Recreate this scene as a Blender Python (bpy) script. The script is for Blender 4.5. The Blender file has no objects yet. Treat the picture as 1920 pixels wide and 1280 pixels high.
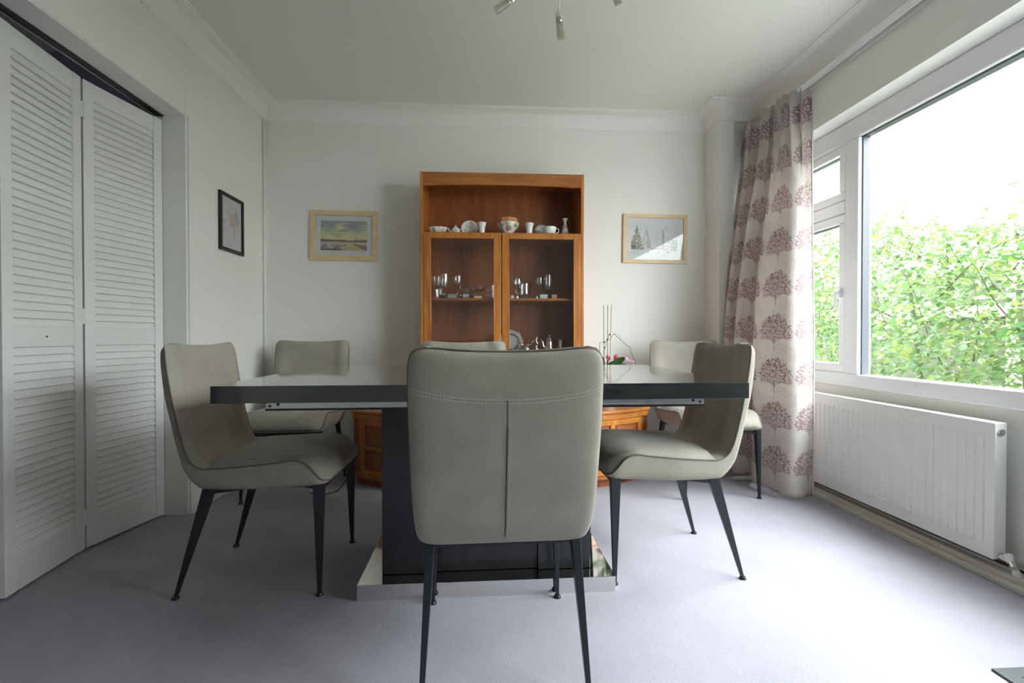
import bpy, bmesh, math, random
from mathutils import Vector, Matrix, noise
PI = math.pi
R = math.radians
random.seed(7)
sc = bpy.context.scene
col = sc.collection

# ------------------------------------------------------------------ camera, sky, daylight, exposure
cam_data = bpy.data.cameras.new('camera')
cam_data.sensor_width = 36.0
cam_data.lens = 890.0 / 1920 * 36
cam_data.clip_start = 0.03
cam = bpy.data.objects.new('camera', cam_data)
col.objects.link(cam)
cam.location = (0, 0, 0.90)
cam.rotation_euler = (R(90 - 0.6), 0, R(-3.34))
sc.camera = cam

world = bpy.data.worlds.new('overcast_sky')
sc.world = world
world.use_nodes = True
bgn = world.node_tree.nodes['Background']
bgn.inputs[0].default_value = (0.93, 0.97, 1.0, 1)
# overcast sky: about three times brighter overhead than at the horizon
wn = world.node_tree.nodes; wl = world.node_tree.links
wtc = wn.new('ShaderNodeTexCoord'); wsp = wn.new('ShaderNodeSeparateXYZ'); wmr = wn.new('ShaderNodeMapRange')
wl.new(wtc.outputs['Generated'], wsp.inputs[0]); wl.new(wsp.outputs[2], wmr.inputs[0])
wmr.inputs[1].default_value = 0.0; wmr.inputs[2].default_value = 1.0
wmr.inputs[3].default_value = 3.2; wmr.inputs[4].default_value = 7.0
wl.new(wmr.outputs[0], bgn.inputs[1])

def portal(name, loc, rot, sx, sy):
    l = bpy.data.lights.new(name, 'AREA')
    l.shape = 'RECTANGLE'; l.size = sx; l.size_y = sy
    l.cycles.is_portal = True
    o = bpy.data.objects.new(name, l); col.objects.link(o)
    o.location = loc; o.rotation_euler = rot
    return o
portal('window_portal', (2.06, 1.50, 1.34), (0, R(90), 0), 1.45, 3.1)

sc.view_settings.view_transform = 'Standard'
sc.view_settings.look = 'None'
sc.view_settings.gamma = 1.0
sc.view_settings.use_curve_mapping = False
sc.view_settings.exposure = 2.25
sc.cycles.use_denoising = True
sc.cycles.max_bounces = 12
sc.cycles.diffuse_bounces = 7
sc.cycles.glossy_bounces = 5
sc.cycles.transmission_bounces = 8
sc.cycles.transparent_max_bounces = 24
sc.cycles.sample_clamp_indirect = 6

# ------------------------------------------------------------------ material helpers
def newmat(name):
    m = bpy.data.materials.new(name); m.use_nodes = True
    return m, m.node_tree.nodes, m.node_tree.links, m.node_tree.nodes['Principled BSDF']

def pm(name, color, rough=0.5, metal=0.0, spec=0.5, vary=None, vscale=8.0, bump=0.0, bscale=200.0,
       coat=0.0, sheen=0.0, stretch=None, detail=3.0):
    m, n, l, b = newmat(name)
    b.inputs['Base Color'].default_value = (*color, 1)
    b.inputs['Roughness'].default_value = rough
    b.inputs['Metallic'].default_value = metal
    b.inputs['Specular IOR Level'].default_value = spec
    b.inputs['Coat Weight'].default_value = coat
    b.inputs['Coat Roughness'].default_value = 0.03
    b.inputs['Sheen Weight'].default_value = sheen
    tc = n.new('ShaderNodeTexCoord'); mp = n.new('ShaderNodeMapping')
    l.new(tc.outputs['Object'], mp.inputs[0])
    if stretch: mp.inputs['Scale'].default_value = stretch
    if vary:
        nz = n.new('ShaderNodeTexNoise'); nz.inputs['Scale'].default_value = vscale; nz.inputs['Detail'].default_value = detail
        l.new(mp.outputs[0], nz.inputs[0])
        cr = n.new('ShaderNodeValToRGB')
        cr.color_ramp.elements[0].position = 0.3; cr.color_ramp.elements[1].position = 0.7
        cr.color_ramp.elements[0].color = (*vary, 1); cr.color_ramp.elements[1].color = (*color, 1)
        l.new(nz.outputs['Fac'], cr.inputs[0]); l.new(cr.outputs[0], b.inputs['Base Color'])
    if bump:
        nb = n.new('ShaderNodeTexNoise'); nb.inputs['Scale'].default_value = bscale; nb.inputs['Detail'].default_value = 4
        l.new(mp.outputs[0], nb.inputs[0])
        bp = n.new('ShaderNodeBump'); bp.inputs['Strength'].default_value = bump; bp.inputs['Distance'].default_value = 0.004
        l.new(nb.outputs['Fac'], bp.inputs['Height']); l.new(bp.outputs[0], b.inputs['Normal'])
    return m

def wood(name, c1, c2, axis='z', rough=0.35, scale=1.0, coat=0.0):
    m, n, l, b = newmat(name)
    tc = n.new('ShaderNodeTexCoord'); mp = n.new('ShaderNodeMapping')
    l.new(tc.outputs['Object'], mp.inputs[0])
    s = {'x': (0.12, 1, 1), 'y': (1, 0.12, 1), 'z': (1, 1, 0.12)}[axis]
    mp.inputs['Scale'].default_value = tuple(v * scale for v in s)
    nz = n.new('ShaderNodeTexNoise'); nz.inputs['Scale'].default_value = 28; nz.inputs['Detail'].default_value = 6
    nz.inputs['Distortion'].default_value = 0.6
    l.new(mp.outputs[0], nz.inputs[0])
    cr = n.new('ShaderNodeValToRGB')
    cr.color_ramp.elements[0].position = 0.35; cr.color_ramp.elements[1].position = 0.68
    cr.color_ramp.elements[0].color = (*c1, 1); cr.color_ramp.elements[1].color = (*c2, 1)
    l.new(nz.outputs['Fac'], cr.inputs[0]); l.new(cr.outputs[0], b.inputs['Base Color'])
    b.inputs['Roughness'].default_value = rough
    b.inputs['Coat Weight'].default_value = coat; b.inputs['Coat Roughness'].default_value = 0.05
    return m

def thin_glass(name, tint=(1, 1, 1), ior=1.45, boost=1.0, rough=0.0):
    m = bpy.data.materials.new(name); m.use_nodes = True
    n = m.node_tree.nodes; l = m.node_tree.links; n.clear()
    out = n.new('ShaderNodeOutputMaterial'); mx = n.new('ShaderNodeMixShader')
    tr = n.new('ShaderNodeBsdfTransparent'); gl = n.new('ShaderNodeBsdfGlossy'); fr = n.new('ShaderNodeLayerWeight')
    pw = n.new('ShaderNodeMath'); pw.operation = 'POWER'; pw.inputs[1].default_value = 4.0
    mu = n.new('ShaderNodeMath'); mu.operation = 'MULTIPLY_ADD'; mu.use_clamp = True
    f0 = ((ior - 1) / (ior + 1)) ** 2 * boost
    mu.inputs[1].default_value = 0.9; mu.inputs[2].default_value = f0
    tr.inputs[0].default_value = (*tint, 1); gl.inputs['Roughness'].default_value = rough
    fr.inputs[0].default_value = 0.5
    l.new(fr.outputs['Facing'], pw.inputs[0]); l.new(pw.outputs[0], mu.inputs[0]); l.new(mu.outputs[0], mx.inputs[0])
    l.new(tr.outputs[0], mx.inputs[1]); l.new(gl.outputs[0], mx.inputs[2]); l.new(mx.outputs[0], out.inputs[0])
    return m

def vcol_mat(name, rough=0.6, coat=0.0):
    m, n, l, b = newmat(name)
    a = n.new('ShaderNodeVertexColor'); a.layer_name = 'pigment'
    l.new(a.outputs[0], b.inputs['Base Color'])
    b.inputs['Roughness'].default_value = rough; b.inputs['Coat Weight'].default_value = coat
    return m

def srgb(r, g, b):
    f = lambda c: (c / 255 / 12.92) if c / 255 <= 0.04045 else ((c / 255 + 0.055) / 1.055) ** 2.4
    return (f(r), f(g), f(b))

M = {}
M['wall'] = pm('painted_wall', (0.80, 0.80, 0.765), 0.85, spec=0.2, bump=0.05, bscale=60)
M['ceiling'] = pm('painted_ceiling', (0.775, 0.775, 0.735), 0.9, spec=0.2)
M['cove'] = pm('cove_paint', (0.83, 0.825, 0.80), 0.6, spec=0.3)
M['gloss_white'] = pm('white_gloss_paint', (0.78, 0.785, 0.775), 0.4)
M['upvc'] = pm('white_window_plastic', (0.86, 0.87, 0.89), 0.25)
M['radiator'] = pm('radiator_enamel', (0.86, 0.855, 0.84), 0.35)
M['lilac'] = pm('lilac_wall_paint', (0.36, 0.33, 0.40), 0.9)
M['gasket'] = pm('grey_rubber_gasket', (0.10, 0.11, 0.13), 0.5)
M['glass'] = thin_glass('window_glass', (0.97, 0.99, 0.98), 1.35)
M['ware'] = thin_glass('clear_glassware', (0.97, 0.98, 0.98), 1.6, 3.5, 0.02)
M['door_glass'] = thin_glass('cabinet_door_glass', (0.98, 0.98, 0.98), 1.5, 1.6)
M['pic_glass'] = thin_glass('picture_glass', (0.97, 0.97, 0.97), 1.4, 1.0)
M['chrome'] = pm('polished_chrome', (0.80, 0.79, 0.77), 0.06, 1.0)
M['steel'] = pm('brushed_steel', (0.55, 0.57, 0.58), 0.28, 1.0)
M['silver'] = pm('silver_plate', (0.70, 0.69, 0.64), 0.15, 1.0)
M['black_metal'] = pm('black_powder_coat', (0.012, 0.015, 0.018), 0.38, 0.0, 0.5)
M['black'] = pm('black_frame_lacquer', (0.012, 0.010, 0.011), 0.4)
M['dark'] = pm('black_card', (0.01, 0.01, 0.012), 0.5)
M['leather'] = pm('taupe_nubuck', (0.350, 0.322, 0.272), 0.6, spec=0.25, vary=(0.275, 0.252, 0.212), vscale=7, bump=0.35, bscale=420, sheen=0.15, detail=5)
M['piping'] = pm('dark_taupe_piping', (0.13, 0.115, 0.095), 0.6)
M['seam'] = pm('seam_shadow_thread', (0.05, 0.045, 0.04), 0.8)
M['stitch'] = pm('pale_stitch_thread', (0.50, 0.48, 0.43), 0.7)
M['table'] = wood('gloss_charcoal_veneer', (0.010, 0.012, 0.013), (0.022, 0.026, 0.028), 'x', 0.22, 2.2, 1.0)
M['table_v'] = wood('gloss_charcoal_veneer_upright', (0.007, 0.008, 0.009), (0.015, 0.016, 0.019), 'z', 0.3, 2.2, 0.25)
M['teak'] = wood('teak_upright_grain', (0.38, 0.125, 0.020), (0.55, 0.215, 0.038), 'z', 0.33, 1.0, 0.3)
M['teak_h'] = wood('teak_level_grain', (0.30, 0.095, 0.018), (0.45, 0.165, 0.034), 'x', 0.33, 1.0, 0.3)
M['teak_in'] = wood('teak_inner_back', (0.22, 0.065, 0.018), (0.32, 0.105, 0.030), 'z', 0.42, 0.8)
M['pine'] = wood('pale_wood_frame', (0.66, 0.49, 0.28), (0.76, 0.60, 0.37), 'x', 0.45)
M['mount'] = pm('pale_mount_card', (0.70, 0.72, 0.71), 0.9)
M['china'] = pm('white_china', (0.78, 0.79, 0.75), 0.12, spec=0.6)
M['china_v'] = vcol_mat('painted_china', 0.12)
M['print'] = vcol_mat('watercolour_print', 0.85)
M['leaf_o'] = pm('orchid_leaf', (0.045, 0.11, 0.03), 0.35, vary=(0.03, 0.08, 0.02), vscale=20)
M['stem'] = pm('dark_orchid_stem', (0.06, 0.055, 0.04), 0.6)
M['cane'] = pm('terracotta_cane', (0.45, 0.22, 0.14), 0.6)
M['cane_g'] = pm('grey_cane', (0.16, 0.13, 0.11), 0.6)
M['petal'] = pm('magenta_petal', (0.36, 0.01, 0.06), 0.5, vary=(0.60, 0.08, 0.20), vscale=60)
M['petal_p'] = pm('pale_lilac_petal', (0.62, 0.36, 0.50), 0.5)
M['pot'] = pm('cream_ceramic_pot', (0.62, 0.60, 0.55), 0.3)
M['soil'] = pm('bark_chips', (0.06, 0.035, 0.02), 0.9, bump=0.8, bscale=80)
M['rubber'] = pm('grey_plastic', (0.085, 0.09, 0.095), 0.6, spec=0.3)
M['concrete'] = pm('worn_painted_boxing', (0.60, 0.585, 0.54), 0.75, vary=(0.50, 0.485, 0.44), vscale=14, stretch=(6, 0.7, 6))
M['bounce_ground'] = pm('pale_bounce_ground', (0.42, 0.41, 0.39), 0.9, vary=(0.36, 0.35, 0.33), vscale=3)  # unseen ground outside, tone invented pale to reflect daylight indoors
M['fence'] = pm('weathered_pink_wood', (0.30, 0.22, 0.19), 0.8)
M['dark_boards'] = pm('dark_stained_boards', (0.045, 0.05, 0.03), 0.8)
M['bark'] = pm('green_bark', (0.05, 0.06, 0.025), 0.8)
M['slate_card'] = pm('grey_blue_card', (0.50, 0.53, 0.56), 0.5)
M['yellow_card'] = pm('pale_yellow_card', (0.62, 0.60, 0.30), 0.6)
M['green_card'] = pm('green_patterned_card', (0.50, 0.55, 0.38), 0.6, vary=(0.10, 0.14, 0.08), vscale=300)
M['tan_card'] = pm('tan_cork', (0.45, 0.28, 0.16), 0.7)
M['pewter'] = pm('pale_pewter', (0.60, 0.60, 0.58), 0.3, 0.6)
M['brown_card'] = pm('brown_leather_case', (0.07, 0.04, 0.03), 0.6)

# carpet
m, n, l, b = newmat('lilac_grey_carpet')
tc = n.new('ShaderNodeTexCoord')
nz = n.new('ShaderNodeTexNoise'); nz.inputs['Scale'].default_value = 420; nz.inputs['Detail'].default_value = 5
nz2 = n.new('ShaderNodeTexNoise'); nz2.inputs['Scale'].default_value = 3.0; nz2.inputs['Detail'].default_value = 4
l.new(tc.outputs['Object'], nz.inputs[0]); l.new(tc.outputs['Object'], nz2.inputs[0])
mx = n.new('ShaderNodeMix'); mx.data_type = 'FLOAT'; mx.inputs[0].default_value = 0.35
l.new(nz.outputs['Fac'], mx.inputs[2]); l.new(nz2.outputs['Fac'], mx.inputs[3])
cr = n.new('ShaderNodeValToRGB')
cr.color_ramp.elements[0].position = 0.32; cr.color_ramp.elements[1].position = 0.66
cr.color_ramp.elements[0].color = (0.32, 0.31, 0.352, 1); cr.color_ramp.elements[1].color = (0.465, 0.452, 0.508, 1)
l.new(mx.outputs[0], cr.inputs[0]); l.new(cr.outputs[0], b.inputs['Base Color'])
bp = n.new('ShaderNodeBump'); bp.inputs['Strength'].default_value = 0.7; bp.inputs['Distance'].default_value = 0.004
l.new(nz.outputs['Fac'], bp.inputs['Height']); l.new(bp.outputs[0], b.inputs['Normal'])
b.inputs['Roughness'].default_value = 0.95; b.inputs['Specular IOR Level'].default_value = 0.1
M['carpet'] = m

# leaf of the shrub outside: translucent, varying per leaf
m, n, l, b = newmat('shrub_leaf')
ge = n.new('ShaderNodeNewGeometry'); cr = n.new('ShaderNodeValToRGB')
cr.color_ramp.elements[0].color = (0.05, 0.12, 0.03, 1); cr.color_ramp.elements[1].color = (0.17, 0.21, 0.045, 1)
e = cr.color_ramp.elements.new(0.5); e.color = (0.09, 0.17, 0.06, 1)
l.new(ge.outputs['Random Per Island'], cr.inputs[0]); l.new(cr.outputs[0], b.inputs['Base Color'])
b.inputs['Roughness'].default_value = 0.35
tl = n.new('ShaderNodeBsdfTranslucent'); ms = n.new('ShaderNodeMixShader'); ms.inputs[0].default_value = 0.4
l.new(cr.outputs[0], tl.inputs[0]); l.new(b.outputs[0], ms.inputs[1]); l.new(tl.outputs[0], ms.inputs[2])
l.new(ms.outputs[0], n['Material Output'].inputs[0])
M['leaf'] = m

# curtain fabric: cream linen printed with rows of mauve coral trees, laid out in the cloth's own metres (UV)
m, n, l, b = newmat('coral_tree_linen')
uv = n.new('ShaderNodeUVMap'); uv.uv_map = 'cloth'
sp = n.new('ShaderNodeSeparateXYZ'); l.new(uv.outputs[0], sp.inputs[0])
def mth(op, a, bb=None, c=None):
    k = n.new('ShaderNodeMath'); k.operation = op
    for i, v in enumerate((a, bb, c)):
        if v is None: continue
        if isinstance(v, (int, float)): k.inputs[i].default_value = v
        else: l.new(v, k.inputs[i])
    return k.outputs[0]
CW, CH = 0.235, 0.247
def tree_mask(offu, offv, Rm, dens):
    u = mth('ADD', sp.outputs[0], offu); v = mth('ADD', sp.outputs[1], offv)
    cu = mth('MULTIPLY', mth('SUBTRACT', mth('FRACT', mth('DIVIDE', u, CW)), 0.5), CW)
    cv = mth('SUBTRACT', mth('MULTIPLY', mth('FRACT', mth('DIVIDE', v, CH)), CH), 0.028)
    ang = mth('ARCTAN2', cu, cv)
    rad = mth('SQRT', mth('ADD', mth('MULTIPLY', cu, cu), mth('MULTIPLY', cv, cv)))
    comb = n.new('ShaderNodeCombineXYZ')
    l.new(mth('MULTIPLY', ang, 9.5), comb.inputs[0]); l.new(mth('MULTIPLY', rad, 34), comb.inputs[1])
    l.new(mth('FLOOR', mth('DIVIDE', u, CW)), comb.inputs[2])
    vo = n.new('ShaderNodeTexVoronoi'); vo.feature = 'DISTANCE_TO_EDGE'; vo.inputs['Scale'].default_value = 1.35
    l.new(comb.outputs[0], vo.inputs['Vector'])
    nn = n.new('ShaderNodeTexNoise'); nn.inputs['Scale'].default_value = 2.2; nn.inputs['Detail'].default_value = 3
    l.new(comb.outputs[0], nn.inputs[0])
    twig = mth('LESS_THAN', vo.outputs['Distance'], mth('MULTIPLY_ADD', nn.outputs['Fac'], 0.40, -0.085))
    edge = mth('ADD', Rm, mth('MULTIPLY', mth('SUBTRACT', nn.outputs['Fac'], 0.5), 0.09))
    edge = mth('SUBTRACT', edge, mth('MULTIPLY', mth('MULTIPLY', ang, ang), 0.045))
    inside = mth('LESS_THAN', rad, edge)
    fan = mth('LESS_THAN', mth('ABSOLUTE', ang), mth('ADD', 0.35, mth('MULTIPLY', rad, 9.0)))
    lim = mth('LESS_THAN', mth('ABSOLUTE', ang), 1.45)
    trunk = mth('LESS_THAN', mth('ABSOLUTE', cu), 0.0015)
    trunk = mth('MULTIPLY', trunk, mth('LESS_THAN', mth('ABSOLUTE', cv), 0.05))
    t = mth('MULTIPLY', mth('MULTIPLY', twig, inside), mth('MULTIPLY', fan, lim))
    return mth('MULTIPLY', mth('MAXIMUM', t, trunk), dens)
mask1 = tree_mask(0.06, 0.0, 0.172, 0.80)
mask2 = tree_mask(CW / 2, CH / 2, 0.14, 0.16)
mxc = n.new('ShaderNodeMix'); mxc.data_type = 'RGBA'
l.new(mth('MAXIMUM', mask1, mask2), mxc.inputs[0])
mxc.inputs[6].default_value = (0.74, 0.70, 0.66, 1); mxc.inputs[7].default_value = (0.30, 0.155, 0.18, 1)
l.new(mxc.outputs[2], b.inputs['Base Color'])
b.inputs['Roughness'].default_value = 0.85; b.inputs['Specular IOR Level'].default_value = 0.15
tl = n.new('ShaderNodeBsdfTranslucent'); ms = n.new('ShaderNodeMixShader'); ms.inputs[0].default_value = 0.30
l.new(mxc.outputs[2], tl.inputs[0]); l.new(b.outputs[0], ms.inputs[1]); l.new(tl.outputs[0], ms.inputs[2])
l.new(ms.outputs[0], n['Material Output'].inputs[0])
M['curtain'] = m

# ------------------------------------------------------------------ mesh helpers
def obj(name, bm, mat, parent=None, smooth=False, bevel=0.0, seg=2, autosmooth=None):
    me = bpy.data.meshes.new(name)
    bmesh.ops.recalc_face_normals(bm, faces=bm.faces)
    bm.to_mesh(me); bm.free()
    me.materials.append(M[mat] if isinstance(mat, str) else mat)
    if smooth:
        for p in me.polygons: p.use_smooth = True
        if autosmooth: me.set_sharp_from_angle(angle=R(autosmooth))
    o = bpy.data.objects.new(name, me); col.objects.link(o)
    if parent: o.parent = parent
    if bevel:
        bv = o.modifiers.new('bevel', 'BEVEL'); bv.width = bevel; bv.segments = seg; bv.limit_method = 'ANGLE'
        bv.angle_limit = R(40)
    return o

def thing(name, label, cat, loc=(0, 0, 0), rotz=0.0, group=None):
    o = bpy.data.objects.new(name, None); col.objects.link(o)
    o.location = loc; o.rotation_euler = (0, 0, rotz); o.empty_display_size = 0.1
    o['label'] = label; o['category'] = cat
    if group: o['group'] = group
    return o

def tag(o, label, cat, group=None):
    o['label'] = label; o['category'] = cat
    if group: o['group'] = group
    return o

def struct(o, label=None, cat=None):
    o['kind'] = 'structure'
    if label: o['label'] = label
    if cat: o['category'] = cat
    return o

def B(): return bmesh.new()

def box(bm, x0, x1, y0, y1, z0, z1):
    v = [bm.verts.new(p) for p in ((x0, y0, z0), (x1, y0, z0), (x1, y1, z0), (x0, y1, z0),
                                   (x0, y0, z1), (x1, y0, z1), (x1, y1, z1), (x0, y1, z1))]
    for f in ((0, 3, 2, 1), (4, 5, 6, 7), (0, 1, 5, 4), (1, 2, 6, 5), (2, 3, 7, 6), (3, 0, 4, 7)):
        bm.faces.new([v[i] for i in f])
    return bm

def tube(bm, pts, rad, seg=8, caps=True):
    pts = [Vector(p) for p in pts]
    rr = rad if isinstance(rad, (list, tuple)) else [rad] * len(pts)
    rings = []
    prev = None
    for i, p in enumerate(pts):
        d = (pts[min(i + 1, len(pts) - 1)] - pts[max(i - 1, 0)]).normalized()
        if prev is None:
            a = Vector((0, 0, 1)) if abs(d.z) < 0.9 else Vector((1, 0, 0))
            u = d.cross(a).normalized()
        else:
            u = (prev - d * prev.dot(d)).normalized()
        prev = u
        w = d.cross(u)
        rings.append([bm.verts.new(p + (u * math.cos(t) + w * math.sin(t)) * rr[i])
                      for t in [2 * PI * k / seg for k in range(seg)]])
    for i in range(len(rings) - 1):
        for k in range(seg):
            bm.faces.new((rings[i][k], rings[i][(k + 1) % seg], rings[i + 1][(k + 1) % seg], rings[i + 1][k]))
    if caps:
        bm.faces.new(rings[0]); bm.faces.new(rings[-1])
    return bm

def lathe(bm, prof, seg=24, c=(0, 0, 0), wave=None, nw=0, axis=None):
    """prof: (r, z) list; wave: ribbing depth as a fraction, nw ribs"""
    rings = []
    for r, z in prof:
        if r < 1e-5:
            rings.append([bm.verts.new((c[0], c[1], c[2] + z))]); continue
        ring = []
        for k in range(seg):
            t = 2 * PI * k / seg
            q = r * (1 + (wave * math.cos(nw * t) if wave else 0))
            ring.append(bm.verts.new((c[0] + q * math.cos(t), c[1] + q * math.sin(t), c[2] + z)))
        rings.append(ring)
    for a, bq in zip(rings, rings[1:]):
        for k in range(seg):
            k2 = (k + 1) % seg
            if len(a) == 1 and len(bq) == 1: continue
            if len(a) == 1: bm.faces.new((a[0], bq[k], bq[k2]))
            elif len(bq) == 1: bm.faces.new((a[k], a[k2], bq[0]))
            else: bm.faces.new((a[k], a[k2], bq[k2], bq[k]))
    return bm

def prism(bm, poly, z0, z1):
    lo = [bm.verts.new((x, y, z0)) for x, y in poly]; hi = [bm.verts.new((x, y, z1)) for x, y in poly]
    bm.faces.new(lo); bm.faces.new(hi)
    for i in range(len(poly)):
        j = (i + 1) % len(poly); bm.faces.new((lo[i], lo[j], hi[j], hi[i]))
    return bm

def frame_ring(bm, y0, y1, x0, x1, z0, z1, w):
    """picture frame in the XZ plane between y0 and y1, mitred"""
    for (a, bq, c, d) in (((x0, z0), (x1, z0), (x1 - w, z0 + w), (x0 + w, z0 + w)),
                          ((x1, z0), (x1, z1), (x1 - w, z1 - w), (x1 - w, z0 + w)),
                          ((x1, z1), (x0, z1), (x0 + w, z1 - w), (x1 - w, z1 - w)),
                          ((x0, z1), (x0, z0), (x0 + w, z0 + w), (x0 + w, z1 - w))):
        lo = [bm.verts.new((p[0], y0, p[1])) for p in (a, bq, c, d)]
        hi = [bm.verts.new((p[0], y1, p[1])) for p in (a, bq, c, d)]
        bm.faces.new(lo); bm.faces.new(hi)
        for i in range(4):
            j = (i + 1) % 4; bm.faces.new((lo[i], lo[j], hi[j], hi[i]))
    return bm

def lerp(keys, t):
    """smooth interpolation through (t, v...) keys"""
    if t <= keys[0][0]: return keys[0][1:]
    for i in range(len(keys) - 1):
        a, bq = keys[i], keys[i + 1]
        if t <= bq[0]:
            p0 = keys[max(i - 1, 0)]; p3 = keys[min(i + 2, len(keys) - 1)]
            s = (t - a[0]) / (bq[0] - a[0]); out = []
            for k in range(1, len(a)):
                m1 = (bq[k] - p0[k]) / max(bq[0] - p0[0], 1e-6) * (bq[0] - a[0])
                m2 = (p3[k] - a[k]) / max(p3[0] - a[0], 1e-6) * (bq[0] - a[0])
                h = (2 * s**3 - 3 * s**2 + 1) * a[k] + (s**3 - 2 * s**2 + s) * m1 + (-2 * s**3 + 3 * s**2) * bq[k] + (s**3 - s**2) * m2
                out.append(h)
            return tuple(out)
    return keys[-1][1:]

# ------------------------------------------------------------------ the room shell
XL, XR, YB, YF, ZC = -1.487, 1.85, 3.33, -2.80, 2.46
JY, JZ = 2.47, 2.005            # far jamb and head of the louvred opening
bm = B(); box(bm, -3.2, 2.10, -3.0, 3.45, -0.12, 0.0)
struct(obj('floor', bm, 'carpet'), 'lilac grey fitted carpet over the whole floor', 'carpet')
bm = B(); box(bm, -3.2, 2.10, -3.0, 3.45, ZC, ZC + 0.15)
struct(obj('ceiling', bm, 'ceiling'), 'plain off-white painted ceiling', 'ceiling')
bm = B(); box(bm, -3.2, 2.10, YB, YB + 0.12, 0, ZC)
box(bm, 1.583, 1.683, 3.12, YB, 0, ZC)
box(bm, 1.683, 1.85, 3.12, YB, 2.37, ZC)
struct(obj('wall_back', bm, 'wall'), 'off-white back wall behind the cabinet, with narrow pier by the curtain', 'wall')
bm = B(); box(bm, XL - 0.15, XL, JY, YB, 0, ZC); box(bm, XL - 0.15, XL, -0.35, JY, JZ, ZC); box(bm, XL - 0.15, XL, YF, -0.35, 0, ZC)
struct(obj('wall_left', bm, 'wall', bevel=0.004), 'off-white left wall with the wide louvred door opening', 'wall')
bm = B(); box(bm, XR, 2.10, -3.0, 3.13, 2.058, ZC)
box(bm, 1.967, 2.10, -3.0, YB, 0, 0.628)
box(bm, 1.967, 2.10, -3.0, -0.05, 0.628, 2.058)
box(bm, 1.93, 2.10, 3.02, YB, 0.0, 2.40); box(bm, 1.85, 2.10, 3.12, YB, 2.37, ZC)
struct(obj('wall_right', bm, 'wall'), 'off-white right wall around the long window', 'wall')
bm = B(); box(bm, -3.2, 2.10, YF - 0.2, YF, 0, ZC)
struct(obj('wall_front', bm, 'wall'), 'off-white wall behind the camera', 'wall')
# closet space beyond the louvred doors
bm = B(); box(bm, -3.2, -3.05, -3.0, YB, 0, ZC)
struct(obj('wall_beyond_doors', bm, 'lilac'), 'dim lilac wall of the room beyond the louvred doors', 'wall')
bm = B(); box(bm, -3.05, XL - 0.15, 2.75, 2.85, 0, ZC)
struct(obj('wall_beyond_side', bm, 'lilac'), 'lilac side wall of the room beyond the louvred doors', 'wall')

# cove, mitred round the room
path = [(XL, YF), (XL, YB), (1.583, YB), (1.583, 3.12), (XR, 3.12), (XR, YF)]
cprof = [(0.0, -0.108), (0.006, -0.108), (0.006, -0.098)]
for k in range(9):
    a = PI / 2 * k / 8
    cprof.append((0.096 - 0.086 * math.cos(a), -0.096 + 0.086 * math.sin(a)))
cprof += [(0.098, -0.006), (0.108, -0.006), (0.108, 0.0), (0.0, 0.0)]
bm = B(); rings = []
for i, p in enumerate(path):
    p = Vector(p)
    nrm = []
    if i > 0:
        d = (p - Vector(path[i - 1])).normalized(); nrm.append(Vector((d.y, -d.x)))
    if i < len(path) - 1:
        d = (Vector(path[i + 1]) - p).normalized(); nrm.append(Vector((d.y, -d.x)))
    off = nrm[0] if len(nrm) == 1 else (nrm[0] + nrm[1]) / (1 + nrm[0].dot(nrm[1]))
    rings.append([bm.verts.new((p.x + off.x * a, p.y + off.y * a, ZC + z)) for a, z in cprof])
for a, bq in zip(rings, rings[1:]):
    for k in range(len(cprof)):
        k2 = (k + 1) % len(cprof); bm.faces.new((a[k], a[k2], bq[k2], bq[k]))
struct(obj('trim_1', bm, 'cove', smooth=True, autosmooth=35), 'white concave plaster cove where walls meet ceiling', 'cove')

bm = B(); box(bm, XL, XL + 0.012, JY + 0.004, YB, 0, 0.055)
struct(obj('baseboard_left', bm, 'gloss_white', bevel=0.003), 'low white skirting along the left wall', 'skirting')
bm = B(); box(bm, XL + 0.012, 1.583, YB - 0.012, YB, 0, 0.055)
struct(obj('baseboard_back', bm, 'gloss_white', bevel=0.003), 'low white skirting along the back wall', 'skirting')
bm = B(); box(bm, 1.885, 1.967, -2.8, 3.05, 0, 0.042); box(bm, 1.858, 1.886, -2.8, 3.05, 0, 0.022); box(bm, 1.915, 1.967, -2.8, 3.05, 0.042, 0.052)
struct(obj('baseboard_right', bm, 'concrete', bevel=0.003), 'worn stepped timber boxing on the floor under the radiator', 'skirting')
bm = B(); box(bm, XL + 0.0005, XL + 0.007, JY + 0.012, JY + 0.026, 0.0, JZ)
struct(obj('trim_2', bm, 'gloss_white', bevel=0.002), 'thin white upright bead beside the door opening', 'trim')
bm = B(); tube(bm, [(XL + 0.012, YB - 0.04, 0.055), (XL + 0.012, YB - 0.04, ZC - 0.1)], 0.007, 10)
struct(obj('trim_3', bm, 'wall', smooth=True), 'slim painted pipe in the left back corner', 'pipe')

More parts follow.
